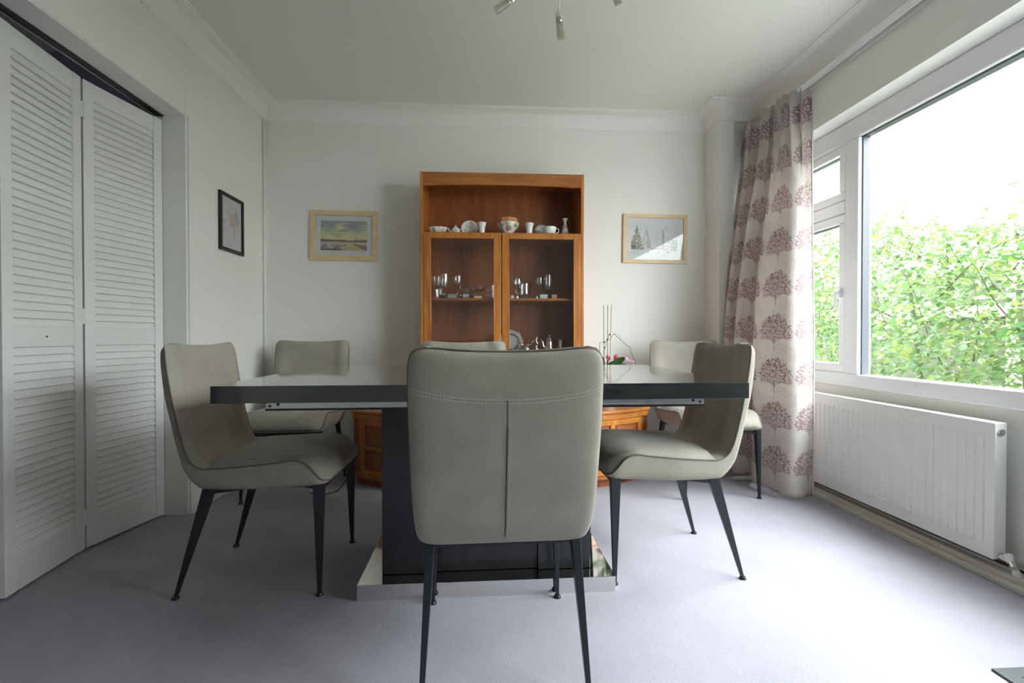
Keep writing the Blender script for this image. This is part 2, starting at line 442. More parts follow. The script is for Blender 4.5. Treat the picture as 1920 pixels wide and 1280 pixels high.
# ------------------------------------------------------------------ right window
win = bpy.data.objects.new('window_1', None); col.objects.link(win)
struct(win, 'long white plastic framed window above the radiator', 'window')
FX0, FX1 = 1.957, 2.035
bm = B()
box(bm, FX0, FX1, -0.05, 3.02, 0.628, 0.70)       # cill rail
box(bm, FX0, FX1, -0.05, 3.02, 1.95, 2.058)       # head
box(bm, FX0, FX1, 2.385, 2.478, 0.70, 1.95)       # mullion
box(bm, FX0, FX1, -0.05, 0.02, 0.70, 1.95)
box(bm, FX0, FX1, 2.95, 3.02, 0.70, 1.95)
box(bm, FX0, FX1, 2.478, 2.95, 1.575, 1.64)       # transom bar
obj('window_frame', bm, 'upvc', win, bevel=0.008, seg=3)
def sash(y0, y1, z0, z1, w):
    bm = B(); x0, x1 = FX0 + 0.006, FX1 - 0.01
    box(bm, x0, x1, y0, y1, z0, z0 + w); box(bm, x0, x1, y0, y1, z1 - w, z1)
    box(bm, x0, x1, y0, y0 + w, z0 + w, z1 - w); box(bm, x0, x1, y1 - w, y1, z0 + w, z1 - w)
    s = obj('sash', bm, 'upvc', win, bevel=0.006)
    bm = B(); g = 0.004
    box(bm, x0 + 0.02, x1 - 0.01, y0 + w, y0 + w + g, z0 + w, z1 - w); box(bm, x0 + 0.02, x1 - 0.01, y1 - w - g, y1 - w, z0 + w, z1 - w)
    box(bm, x0 + 0.02, x1 - 0.01, y0 + w, y1 - w, z1 - w - g, z1 - w)
    obj('gasket', bm, 'gasket', s)
    bm = B(); box(bm, 2.0, 2.004, y0 + w, y1 - w, z0 + w, z1 - w)
    obj('glass_pane', bm, 'glass', s)
    return s
s1 = sash(2.482, 2.946, 0.704, 1.571, 0.048)
s2 = sash(2.482, 2.946, 1.644, 1.946, 0.048)
bm = B(); box(bm, FX0 - 0.012, FX0 + 0.007, 2.497, 2.517, 1.115, 1.165); box(bm, FX0 - 0.034, FX0 - 0.012, 2.500, 2.514, 1.135, 1.150)
box(bm, FX0 - 0.036, FX0 - 0.022, 2.4995, 2.5145, 1.045, 1.152)
obj('window_handle', bm, 'upvc', s1, bevel=0.004)
bm = B(); x0, x1 = FX0 + 0.02, FX1 - 0.02
box(bm, x0, x1, 2.377, 2.385, 0.70, 1.95); box(bm, x0, x1, 0.02, 2.377, 1.942, 1.95)
obj('gasket', bm, 'gasket', win)
bm = B(); box(bm, 2.018, 2.022, 0.02, 2.377, 0.70, 1.942)
obj('glass_pane', bm, 'glass', win)
# ------------------------------------------------------------------ louvred bifold doors and their track
def leaf(name, ax, ay, bx, by, label, hinge=False, knob=False):
    """a leaf running from (ax,ay) to (bx,by); local x along the leaf, local -y is the room face"""
    d = Vector((bx - ax, by - ay)); L = d.length
    e = bpy.data.objects.new(name, None); col.objects.link(e)
    e.location = (ax, ay, 0.012); e.rotation_euler = (0, 0, math.atan2(d.y, d.x))
    struct(e, label, 'door')
    H, T, S = 1.962, 0.028, 0.045
    RT, RB, RM0, RM1 = H - 0.075, 0.125, 0.850, 0.925
    bm = B()
    box(bm, 0, S, 0, T, 0, H); box(bm, L - S, L, 0, T, 0, H)
    box(bm, S, L - S, 0.002, T - 0.002, RT, H); box(bm, S, L - S, 0.002, T - 0.002, 0, RB); box(bm, S, L - S, 0.002, T - 0.002, RM0, RM1)
    obj('door_frame', bm, 'gloss_white', e, bevel=0.002)
    for z0, z1 in ((RB, RM0), (RM1, RT)):
        bm = B(); k = int(round((z1 - z0) / 0.0300)); st = (z1 - z0) / k
        for i in range(k):
            z = z0 + i * st
            lo = [(S, 0.0040, z + 0.001), (S, 0.0080, z - 0.002), (S, 0.0185, z + st * 1.12), (S, 0.0145, z + st * 1.18)]
            v0 = [bm.verts.new(p) for p in lo]; v1 = [bm.verts.new((L - S, p[1], p[2])) for p in lo]
            bm.faces.new(v0); bm.faces.new(v1)
            for q in range(4): bm.faces.new((v0[q], v0[(q + 1) % 4], v1[(q + 1) % 4], v1[q]))
        obj('louvre_panel', bm, 'gloss_white', e)
    if hinge:
        for z in (0.10, 0.94, 1.80):
            bm = B(); box(bm, -0.013, 0.011, -0.004, 0.0, z, z + 0.065)
            tube(bm, [(-0.001, -0.005, z), (-0.001, -0.005, z + 0.065)], 0.0035, 8)
            obj('hinge', bm, 'gloss_white', e)
    if knob:
        bm = B(); tube(bm, [(L * 0.5, -0.001, 0.888), (L * 0.5, 0.003, 0.888)], 0.003, 10)
        obj('knob_hole', bm, 'dark', e)
    return e
leaf('door_1', -1.622, 1.698, -1.668, 2.078, 'nearer leaf of the white louvred folding doors', knob=True)
leaf('door_2', -1.668, 2.088, -1.598, 2.464, 'farther leaf of the white louvred folding doors, beside the jamb', hinge=True)
bm = B(); box(bm, -1.622, -1.592, -0.35, JY, JZ - 0.012, JZ + 0.03)
o = struct(obj('trim_4', bm, 'dark'), 'dark sliding track above the louvred doors', 'door track')
bm = B(); box(bm, XL - 0.15, XL - 0.002, -0.35, JY + 0.002, JZ - 0.006, JZ)
struct(obj('trim_5', bm, 'gloss_white'), 'painted lining under the head of the door opening', 'trim')

# ------------------------------------------------------------------ radiator
rad = thing('radiator', 'long white ribbed panel radiator under the window', 'radiator', (0, 0, 0))
RX0, RX1, RY0, RY1, RZ0, RZ1 = 1.868, 1.918, 1.632, 2.96, 0.078, 0.578
bm = B()
box(bm, RX0 + 0.004, RX0 + 0.012, RY0 + 0.004, RY1, RZ0, RZ1 - 0.004)
nr = 38; pitch = (RY1 - RY0 - 0.06) / nr
for i in range(nr):
    y = RY0 + 0.035 + i * pitch
    z0, z1 = RZ0 + 0.045, RZ1 - 0.045
    a, c = pitch * 0.10, pitch * 0.62
    pts = [(RX0 + 0.004, y), (RX0 - 0.002, y + a), (RX0 - 0.002, y + c - a), (RX0 + 0.004, y + c)]
    lo = [bm.verts.new((p[0], p[1], z0 + (0.008 if 0 < k < 3 else 0))) for k, p in enumerate(pts)]
    hi = [bm.verts.new((p[0], p[1], z1 - (0.008 if 0 < k < 3 else 0))) for k, p in enumerate(pts)]
    for k in range(3): bm.faces.new((lo[k], lo[k + 1], hi[k + 1], hi[k]))
    bm.faces.new(lo); bm.faces.new(hi)
obj('ribbed_panel', bm, 'radiator', rad)
bm = B(); box(bm, RX1 - 0.012, RX1 - 0.004, RY0 + 0.01, RY1, RZ0, RZ1 - 0.01)
obj('rear_panel', bm, 'radiator', rad)
for y in (RY0, RY1):
    bm = B(); box(bm, RX0 + 0.003, RX1, y, y + 0.006, RZ0 + 0.002, RZ1); obj('end_panel', bm, 'radiator', rad, bevel=0.002)
bm = B(); box(bm, RX0 + 0.002, RX1, RY0, RY1 + 0.006, RZ1 - 0.004, RZ1 + 0.004)
for i in range(40):
    y = RY0 + 0.05 + i * 0.031; box(bm, RX0 + 0.015, RX1 - 0.015, y, y + 0.018, RZ1 + 0.003, RZ1 + 0.0055)
obj('top_grille', bm, 'radiator', rad, bevel=0.002)
bm = B(); tube(bm, [(1.893, RY0 - 0.006, 0.548), (1.893, RY0, 0.548)], 0.0125, 16); tube(bm, [(1.893, RY0 - 0.009, 0.548), (1.893, RY0, 0.548)], 0.008, 6)
obj('vent_plug', bm, 'steel', rad)
for y in (1.80, 2.72):
    bm = B(); box(bm, RX1, 1.966, y, y + 0.03, 0.12, 0.5); obj('wall_bracket', bm, 'radiator', rad)
vl = thing('radiator_valve', 'chrome radiator valve with white cap at the near lower corner', 'valve', (0, 0, 0))
bm = B(); tube(bm, [(1.893, RY0 + 0.002, 0.093), (1.893, RY0 - 0.006, 0.093)], [0.013, 0.013], 14); tube(bm, [(1.893, 1.630, 0.093), (1.898, 1.612, 0.086), (1.902, 1.602, 0.080)], 0.009, 12)
tube(bm, [(1.900, 1.604, 0.092), (1.9045, 1.592, 0.066)], [0.0105, 0.011], 12)
obj('valve_body', bm, 'chrome', vl, smooth=True, autosmooth=40)
bm = B(); tube(bm, [(1.8985, 1.609, 0.112), (1.8987, 1.608, 0.109), (1.900, 1.605, 0.088)], [0.006, 0.012, 0.0135], 16)
obj('valve_cap', bm, 'upvc', vl, smooth=True, autosmooth=50)
bm = B(); tube(bm, [(1.9035, 1.595, 0.072), (1.905, 1.591, 0.062)], [0.0135, 0.0135], 6)
obj('valve_nut', bm, 'steel', vl)
bm = B(); tube(bm, [(1.9055, 1.590, 0.062), (1.908, 1.584, 0.040)], [0.011, 0.014], 14)
obj('pipe_collar', bm, 'china', vl, smooth=True, autosmooth=40)
bm = B(); pts = [(1.925 + 0.004 * math.sin(i * 0.9), 1.2 + i * 0.062, 0.058 + 0.001 * math.sin(i * 2.1)) for i in range(30)]
tube(bm, pts, 0.0045, 6); tube(bm, [(1.925, 2.02, 0.060), (1.920, 2.06, 0.066), (1.922, 2.11, 0.060)], [0.008, 0.011, 0.006], 8)
tag(obj('cable', bm, 'dark', smooth=True), 'black cable lying on the boxing below the radiator', 'cable')

# ------------------------------------------------------------------ curtain and its rail
rail = thing('curtain_rail', 'white curtain track along the wall above the window', 'curtain rail', (0, 0, 0))
bm = B(); box(bm, 1.800, 1.822, -0.7, 3.10, 2.302, 2.330); box(bm, 1.806, 1.816, -0.7, 3.10, 2.296, 2.302)
obj('track', bm, 'upvc', rail, bevel=0.003)
bm = B(); box(bm, 1.838, 1.850, -0.7, 3.10, 2.292, 2.345)
obj('batten', bm, 'gloss_white', rail, bevel=0.003)
for y in (0.2, 0.9, 1.6, 2.3, 2.9):
    bm = B(); box(bm, 1.812, 1.840, y, y + 0.02, 2.322, 2.340); obj('bracket', bm, 'upvc', rail, bevel=0.002)
bm = B(); box(bm, 1.806, 1.8075, -0.7, 2.5, 2.318, 2.3195)
obj('draw_cord', bm, 'china', rail)

cur = thing('curtain', 'long cream curtain printed with mauve coral trees, drawn back by the window', 'curtain', (0, 0, 0))
NF = 5.0
ZT, ZB = 2.315, 0.022
BOT = [(1.812, 2.515), (1.762, 2.490), (1.705, 2.470), (1.660, 2.490), (1.632, 2.570), (1.612, 2.665), (1.600, 2.745), (1.650, 2.815), (1.725, 2.810),
       (1.730, 2.850), (1.650, 2.880), (1.590, 2.885), (1.580, 2.925), (1.645, 2.965), (1.730, 2.955), (1.735, 2.990), (1.640, 3.005), (1.588, 3.015),
       (1.575, 3.050), (1.625, 3.085), (1.700, 3.075), (1.715, 3.110), (1.660, 3.112), (1.600, 3.095)]
NB = len(BOT) - 1
def cat(pts, s):
    u = s * NB; i = min(int(u), NB - 1); f = u - i
    p = [pts[max(0, min(NB, i + k))] for k in (-1, 0, 1, 2)]
    out = []
    for c in (0, 1):
        a, b_, c_, d = (q[c] for q in p)
        out.append(0.5 * (2 * b_ + (c_ - a) * f + (2 * a - 5 * b_ + 4 * c_ - d) * f * f + (3 * b_ - a - 3 * c_ + d) * f ** 3))
    return out
TOP = []
for i, (x, y) in enumerate(BOT):
    yy = 2.595 + 0.57 * (i / NB) ** 1.0
    TOP.append((1.784 + (x - 1.66) * 0.36, yy))
def cpt(s, t):
    """s 0..1 along the curtain from the leading edge, t 0..1 from top to bottom"""
    k = min(1.0, max(0.0, (t - 0.09) / 0.62)); k = 0.10 * min(1, t * 12) + 0.90 * (k * k * (3 - 2 * k)) ** 0.55
    a = cat(TOP, s); b_ = cat(BOT, s)
    x = a[0] + (b_[0] - a[0]) * k; y = a[1] + (b_[1] - a[1]) * k
    wv = 0.012 * noise.noise(Vector((s * 7, t * 3.0, 3.0))) + 0.005 * noise.noise(Vector((s * 22, t * 2.0, 8.0)))
    x += wv * k; y += 0.010 * noise.noise(Vector((s * 6, t * 3.2, 9))) * k
    h = max(0.0, 1 - t / 0.17); h = h * h * (3 - 2 * h)       # pinch-pleated heading fading into the folds
    h = 1.0 if t < 0.07 else max(0.0, 1 - (t - 0.07) / 0.20) ** 1.5
    bul = abs(math.sin(s * PI * 13)) ** 0.55
    x += 0.026 * h - 0.050 * h * bul; y += 0.010 * h * math.sin(s * 2 * PI * 13)
    w = math.exp(-((t - 0.085) / 0.022) ** 2)
    x += 0.006 * w * math.sin(s * 2 * PI * 26)
    return x, y
NS, NT = 460, 90
bm = B(); uvl = bm.loops.layers.uv.new('cloth')
arc = [0.0]; prev = cpt(0, 0.6)
for i in range(1, NS + 1):
    q = cpt(i / NS, 0.6); arc.append(arc[-1] + math.hypot(q[0] - prev[0], q[1] - prev[1])); prev = q
grid = []
for j in range(NT + 1):
    t = j / NT; row = []
    for i in range(NS + 1):
        s = i / NS; x, y = cpt(s, t)
        top = ZT + 0.006 * math.sin(s * 2 * PI * 13)
        bot = ZB + 0.035 * s + 0.010 * noise.noise(Vector((s * 6, 0, 1.0)))
        if s < 0.03: bot -= 0.0
        row.append(bm.verts.new((x, y, top + (bot - top) * t)))
    grid.append(row)
for j in range(NT):
    for i in range(NS):
        f = bm.faces.new((grid[j][i], grid[j][i + 1], grid[j + 1][i + 1], grid[j + 1][i]))
        for lp, (jj, ii) in zip(f.loops, ((j, i), (j, i + 1), (j + 1, i + 1), (j + 1, i))):
            lp[uvl].uv = (arc[ii] * 1.05 + 0.02, (1 - jj / NT) * 2.293 - 0.055)
co = obj('drape', bm, 'curtain', cur, smooth=True)
sd = co.modifiers.new('solid', 'SOLIDIFY'); sd.thickness = 0.0025
bm = B(); tube(bm, [(cpt(0.002, j / 40)[0] + 0.002, cpt(0.002, j / 40)[1] - 0.002, ZT + (ZB - ZT) * j / 40) for j in range(41)], 0.0035, 6)
obj('hem', bm, pm('cream_lining', (0.75, 0.73, 0.70), 0.9), cur, smooth=True)
for i in range(13):
    s = (i + 0.5) / 13; x, y = cpt(s, 0.0)
    bm = B(); tube(bm, [(x, y, 2.29), (1.811, y, 2.300), (1.811, y, 2.306)], 0.0022, 6)
    obj('curtain_hook', bm, 'upvc', cur)

# ------------------------------------------------------------------ chairs
# path keys: t, E.f, E.z (piping), O.f, O.z (outer centre), I.f, I.z (cushion centre), half width
BACK = [(0.00, -0.268, 0.872, -0.276, 0.870, -0.262, 0.873, 0.190),
        (0.02, -0.266, 0.869, -0.283, 0.866, -0.256, 0.869, 0.207),
        (0.05, -0.264, 0.860, -0.287, 0.857, -0.251, 0.860, 0.219),
        (0.09, -0.260, 0.844, -0.290, 0.842, -0.248, 0.844, 0.2265),
        (0.20, -0.253, 0.790, -0.288, 0.785, -0.246, 0.785, 0.2295),
        (0.40, -0.237, 0.690, -0.277, 0.685, -0.238, 0.690, 0.2295),
        (0.60, -0.218, 0.590, -0.254, 0.585, -0.222, 0.595, 0.228),
        (0.78, -0.195, 0.502, -0.230, 0.492, -0.196, 0.510, 0.226),
        (0.88, -0.172, 0.464, -0.212, 0.432, -0.165, 0.475, 0.225),
        (1.00, -0.135, 0.449, -0.165, 0.374, -0.120, 0.456, 0.225)]
SEAT = [(0.00, -0.135, 0.449, -0.165, 0.374, -0.128, 0.446, 0.225),
        (0.05, -0.112, 0.450, -0.132, 0.369, -0.126, 0.474, 0.225),
        (0.12, -0.080, 0.451, -0.100, 0.367, -0.088, 0.484, 0.226),
        (0.35, 0.020, 0.459, 0.010, 0.366, 0.020, 0.486, 0.227),
        (0.58, 0.120, 0.469, 0.110, 0.369, 0.125, 0.487, 0.227),
        (0.68, 0.168, 0.474, 0.160, 0.371, 0.178, 0.484, 0.226),
        (0.76, 0.205, 0.458, 0.195, 0.373, 0.222, 0.476, 0.225),
        (0.84, 0.230, 0.428, 0.222, 0.376, 0.258, 0.462, 0.223),
        (0.91, 0.249, 0.406, 0.242, 0.380, 0.280, 0.440, 0.217),
        (0.97, 0.266, 0.398, 0.258, 0.384, 0.287, 0.418, 0.203),
        (1.00, 0.274, 0.396, 0.266, 0.388, 0.284, 0.404, 0.185)]
def outer_pt(k, c):
    ef, ez, of, oz, _, _, w = k
    low = min(1.0, max(0.0, (0.62 - ez) / 0.15))
    g = (1 - abs(c) ** (6.5 + 5 * low)) ** (1 / (3.6 + 1.2 * low))
    dip = 0.011 * (1 - c * c) * min(1.0, max(0.0, (ez - 0.76) / 0.10))      # the top edge sags a little between the corners
    return (w * c, ef + (of - ef) * g, ez + (oz - ez) * g - dip)
def inner_pt(k, c, back):
    ef, ez, _, _, jf, jz, w = k
    ax = abs(c)
    g = (1 - ax ** 5)
    lip = 0.010 * math.sin(PI * min(1, max(0, (ax - 0.62) / 0.38))) if back else 0.006 * math.sin(PI * min(1, max(0, (ax - 0.7) / 0.3)))
    f = ef + (jf - ef) * g; z = ez + (jz - ez) * g
    if back:
        f += lip; z += 0.006 * min(1.0, max(0.0, (ez - 0.80) / 0.06)) - 0.011 * (1 - c * c) * min(1.0, max(0.0, (ez - 0.76) / 0.10))
        return (w * 1.008 * c, f, z)
    z += lip
    return (w * 0.995 * c, f, z)
def sheet(keys, fn, nu, nv, extra=None):
    bm = B(); g = []
    for i in range(nu + 1):
        k = lerp(keys, i / nu); row = []
        for j in range(nv + 1):
            c = -math.cos(PI * j / nv); c = math.copysign(abs(c) ** 0.9, c) if abs(c) > 1e-9 else 0.0
            row.append(bm.verts.new(fn(k, max(-1, min(1, c)))))
        g.append(row)
    for i in range(nu):
        for j in range(nv):
            bm.faces.new((g[i][j], g[i][j + 1], g[i + 1][j + 1], g[i + 1][j]))
    return bm, g
def merged_shell():
    keys = [(k[0] * 0.5,) + k[1:] for k in BACK] + [(0.5 + k[0] * 0.5,) + k[1:] for k in SEAT[1:]]
    bm, g = sheet(keys, outer_pt, 90, 36)
    # closed by inner liner so that the shell has real thickness
    def liner(k, c):
        p = outer_pt(k, c * 0.97); q = inner_pt(k, c * 0.97, False)
        return tuple(a * 0.72 + b_ * 0.28 for a, b_ in zip(p, q))
    g2 = []
    for i in range(91):
        k = lerp(keys, i / 90)
        g2.append([bm.verts.new(liner(k, -math.cos(PI * j / 36) if 0 < j < 36 else (-1 if j == 0 else 1))) for j in range(37)])
    for i in range(90):
        for j in range(36): bm.faces.new((g2[i][j], g2[i][j + 1], g2[i + 1][j + 1], g2[i + 1][j]))
        bm.faces.new((g[i][0], g[i + 1][0], g2[i + 1][0], g2[i][0])); bm.faces.new((g[i][36], g2[i][36], g2[i + 1][36], g[i + 1][36]))
    for j in range(36):
        bm.faces.new((g[0][j], g2[0][j], g2[0][j + 1], g[0][j + 1])); bm.faces.new((g[90][j], g[90][j + 1], g2[90][j + 1], g2[90][j]))
    return bm
def cushion(keys, back, nu=40, nv=32):
    bm, g = sheet(keys, lambda k, c: inner_pt(k, c, back), nu, nv)
    def under(k, c):
        p = outer_pt(k, c * 0.96); q = inner_pt(k, c * 0.96, back)
        return tuple(a * 0.3 + b_ * 0.7 for a, b_ in zip(p, q))
    g2 = []
    for i in range(nu + 1):
        k = lerp(keys, i / nu)
        g2.append([bm.verts.new(under(k, -math.cos(PI * j / nv))) for j in range(nv + 1)])
    for i in range(nu):
        for j in range(nv): bm.faces.new((g2[i][j], g2[i][j + 1], g2[i + 1][j + 1], g2[i + 1][j]))
        bm.faces.new((g[i][0], g[i + 1][0], g2[i + 1][0], g2[i][0])); bm.faces.new((g[i][nv], g2[i][nv], g2[i + 1][nv], g[i + 1][nv]))
    for j in range(nv):
        bm.faces.new((g[0][j], g2[0][j], g2[0][j + 1], g[0][j + 1])); bm.faces.new((g[nu][j], g[nu][j + 1], g2[nu][j + 1], g2[nu][j]))
    return bm
def tapered_leg(bm, top, foot, tw, td, bw, bd):
    top = Vector(top); foot = Vector(foot)
    a = [(-1, -1), (1, -1), (1, 1), (-1, 1)]
    v0 = [bm.verts.new(top + Vector((sx * tw / 2, sy * td / 2, 0))) for sx, sy in a]
    v1 = [bm.verts.new(foot + Vector((sx * bw / 2, sy * bd / 2, 0))) for sx, sy in a]
    bm.faces.new(v0); bm.faces.new(v1)
    for k in range(4): bm.faces.new((v0[k], v0[(k + 1) % 4], v1[(k + 1) % 4], v1[k]))

def make_chair():
    t = thing('dining_chair', '', 'chair')
    # rounded top corners come from the narrowing half width in the first keys
    obj('outer_shell', merged_shell(), 'leather', t, smooth=True, autosmooth=60)
    obj('back_cushion', cushion(BACK, True), 'leather', t, smooth=True, autosmooth=60)
    obj('seat_cushion', cushion(SEAT, False), 'leather', t, smooth=True, autosmooth=60)
    # piping all round the seam between shell and cushions
    keys = [(k[0] * 0.5,) + k[1:] for k in BACK] + [(0.5 + k[0] * 0.5,) + k[1:] for k in SEAT[1:]]
    N = 80; left = []; right = []
    for i in range(N + 1):
        k = lerp(keys, i / N); left.append((-k[6] - 0.0005, k[0], k[1])); right.append((k[6] + 0.0005, k[0], k[1]))
    k0 = lerp(keys, 0); top = []
    for j in range(17):
        c = -1 + 2 * j / 16
        p = outer_pt(k0, c); q = inner_pt(k0, c, True); top.append(tuple((a + b_) / 2 + (0.001 if i_ == 2 else 0) for i_, (a, b_) in enumerate(zip(p, q))))
    k1 = lerp(keys, 1); fr = []
    for j in range(17):
        c = 1 - 2 * j / 16
        p = outer_pt(k1, c); q = inner_pt(k1, c, False); fr.append(tuple((a + b_) / 2 + (0.001 if i_ == 1 else 0) for i_, (a, b_) in enumerate(zip(p, q))))
    loop = list(reversed(left)) + top[1:-1] + right + fr[1:-1]
    bm = B(); tube(bm, loop + [loop[0]], 0.0030, 6)
    obj('piping', bm, 'piping', t, smooth=True)
    # rear centre seam with its dart, and the double row of stitches
    pts = []
    for i in range(31):
        tt = 0.262 + (0.97 - 0.262) * i / 30; p = outer_pt(lerp(BACK, tt), 0.0); pts.append((p[0], p[1] - 0.0002, p[2] - (0.0006 if tt > .9 else 0)))
    bm = B(); tube(bm, pts, [0.0010 if i < 6 else 0.0019 for i in range(31)], 6); obj('centre_seam', bm, 'seam', t, smooth=True)
    bm = B()
    for row in (0, 1):
        for j in range(56):
            c = -0.955 + 1.91 * (j + 0.5) / 56
            tt = 0.262 + row * 0.017 - 0.055 * abs(c) ** 2.0
            k = lerp(BACK, tt); a = outer_pt(k, c - 0.0105); b_ = outer_pt(k, c + 0.0105)
            tube(bm, [(a[0], a[1] - 0.0004, a[2]), (b_[0], b_[1] - 0.0004, b_[2])], 0.0008, 4)
    for sgn in (-1, 1):
        for j in range(40):
            tt = 0.30 + 0.62 * j / 40
            a = outer_pt(lerp(BACK, tt), sgn * 0.028); b_ = outer_pt(lerp(BACK, tt + 0.009), sgn * 0.028)
            tube(bm, [(a[0], a[1] - 0.0002, a[2]), (b_[0], b_[1] - 0.0002, b_[2])], 0.0005, 4)
    obj('stitching', bm, 'stitch', t)
    for sx in (-1, 1):
        bm = B(); tapered_leg(bm, (sx * 0.188, -0.136, 0.382), (sx * 0.204, -0.244, 0.006), 0.024, 0.040, 0.011, 0.012)
        lg = obj('leg', bm, 'black_metal', t, bevel=0.002)
        bm = B(); lathe(bm, [(0, 0), (0.0125, 0), (0.0125, 0.003), (0.009, 0.010), (0, 0.010)], 14, (sx * 0.204, -0.245, 0)); obj('foot_glide', bm, 'black_metal', lg)
        bm = B(); tapered_leg(bm, (sx * 0.200, 0.236, 0.388), (sx * 0.212, 0.240, 0.006), 0.026, 0.038, 0.011, 0.013)
        lg = obj('leg', bm, 'black_metal', t, bevel=0.002)
        bm = B(); lathe(bm, [(0, 0), (0.0125, 0), (0.0125, 0.003), (0.009, 0.010), (0, 0.010)], 14, (sx * 0.212, 0.240, 0)); obj('foot_glide', bm, 'black_metal', lg)
    bm = B()
    for sx in (-1, 1):
        box(bm, sx * 0.186 - 0.010, sx * 0.186 + 0.010, -0.150, 0.250, 0.374, 0.384)
        for (f0, f1, h0, h1) in ((-0.150, 0.01, 0.028, 0.010), (0.250, 0.19, 0.020, 0.010)):
            x0, x1 = sx * 0.186 - 0.012, sx * 0.186 + 0.012; zt = 0.382
            a = [bm.verts.new(p) for p in ((x0, f0, zt - h0), (x1, f0, zt - h0), (x1, f1, zt - h1), (x0, f1, zt - h1))]
            c = [bm.verts.new(p) for p in ((x0, f0, zt), (x1, f0, zt), (x1, f1, zt), (x0, f1, zt))]
            bm.faces.new(a); bm.faces.new(c)
            for k in range(4): bm.faces.new((a[k], a[(k + 1) % 4], c[(k + 1) % 4], c[k]))
    box(bm, -0.19, 0.19, -0.150, -0.125, 0.362, 0.374); box(bm, -0.19, 0.19, 0.222, 0.246, 0.362, 0.378)
    obj('underframe', bm, 'black_metal', t)
    return t

def dup(root, loc, rotz, label):
    r = root.copy(); col.objects.link(r); r.location = loc; r.rotation_euler = (0, 0, rotz); r['label'] = label
    for ch in list(root.children):
        c = ch.copy(); col.objects.link(c); c.parent = r
        for g in ch.children:
            d = g.copy(); col.objects.link(d); d.parent = c
    return r
chair = make_chair()
chair.location = (0.046, 1.372, 0); chair.rotation_euler = (0, 0, R(1.6))
chair['label'] = 'taupe dining chair nearest the camera, seen from behind'
chair['group'] = 'taupe dining chairs'
dup(chair, (-0.815, 1.890, 0), R(-90 + 0.5), 'taupe dining chair at the left end of the table by the louvred doors')
dup(chair, (0.712, 1.905, 0), R(90 + 0.2), 'taupe dining chair at the right end of the table, back to the radiator')
dup(chair, (-1.100, 2.868, 0), R(180 + 0.8), 'taupe dining chair standing away in the left back corner')
dup(chair, (-0.112, 2.300, 0), R(180), 'taupe dining chair on the far side of the table before the glass cabinet')
dup(chair, (1.312, 2.783, 0), R(180 + 0.5), 'taupe dining chair standing in front of the curtain, right back corner')

# ------------------------------------------------------------------ table
tb = thing('dining_table', 'dark charcoal gloss extending pedestal table in the middle of the room', 'table', (0.012, 1.852, 0), R(0.8))
bm = B(); box(bm, -0.788, -0.402, -0.462, 0.462, 0.711, 0.760); box(bm, -0.401, 0.401, -0.462, 0.462, 0.711, 0.760); box(bm, 0.402, 0.788, -0.462, 0.462, 0.711, 0.760)
bm.free(); bm = B(); box(bm, -0.788, 0.788, -0.462, 0.462, 0.711, 0.760)
obj('tabletop', bm, 'table', tb, bevel=0.0012)
for ys in (-0.345, 0.345):
    bm = B()
    box(bm, -0.685, 0.700, ys - 0.006, ys + 0.006, 0.678, 0.7105)
    box(bm, -0.50, 0.50, ys - 0.010, ys + 0.010, 0.684, 0.700)
    o = obj('slide_rail', bm, 'steel', tb, bevel=0.001)
    bm = B(); box(bm, -0.685, 0.700, ys - 0.009, ys + 0.016, 0.673, 0.678)
    for i in range(60):
        x = -0.44 + i * 0.0148; box(bm, x, x + 0.007, ys - 0.0105, ys - 0.0085, 0.674, 0.679)
    obj('toothed_strip', bm, 'black_metal', o)
    for sx, x in ((-1, -0.672), (1, 0.687)):
        bm = B(); tube(bm, [(x, ys - 0.009, 0.687), (x, ys - 0.005, 0.687)], 0.004, 10); tube(bm, [(x - sx * 0.024, ys - 0.009, 0.692), (x - sx * 0.024, ys - 0.005, 0.692)], 0.0045, 10)
        obj('screw', bm, 'black_metal', o)
bm = B(); box(bm, -0.376, 0.376, -0.140, 0.135, 0.672, 0.7105)
obj('subframe', bm, 'black_metal', tb)
bm = B(); box(bm, -0.376, -0.205, -0.150, 0.130, 0.056, 0.672); obj('pedestal_panel', bm, 'table_v', tb, bevel=0.0015)
bm = B(); box(bm, 0.180, 0.372, -0.150, 0.130, 0.056, 0.672); obj('pedestal_panel', bm, 'table_v', tb, bevel=0.0015)
bm = B(); box(bm, -0.204, 0.179, -0.138, 0.118, 0.056, 0.671); obj('pedestal_core', bm, 'table_v', tb, bevel=0.001)
bm = B(); box(bm, -0.448, 0.448, -0.214, 0.200, 0.0, 0.054)
obj('base_plate', bm, 'chrome', tb, bevel=0.001)

# ------------------------------------------------------------------ cabinet: bow-fronted base with the tall display unit on it
CX = 0.117
base = thing('sideboard', 'low bow-fronted teak sideboard base under the glass cabinet', 'sideboard', (CX, YB, 0))
def bow(k, ins=0.0, n_=48, W=0.93):
    """plan outline, local: back at y=-0.005"""
    pts = []
    for i in range(n_ + 1):
        a = -1 + 2 * i / n_
        x = a * (W - ins); y = -(YB - 2.705) + ins + 0.245 * abs(a) ** 3.1
        pts.append((x, y))
    return pts + [(W - ins, -0.014), (-(W - ins), -0.014)]
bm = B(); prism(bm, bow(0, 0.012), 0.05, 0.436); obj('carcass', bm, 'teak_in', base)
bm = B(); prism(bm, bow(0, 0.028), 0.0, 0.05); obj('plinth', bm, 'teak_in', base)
bm = B(); prism(bm, bow(0, -0.004), 0.436, 0.458); obj('top_board', bm, 'teak_h', base, bevel=0.006, seg=3)
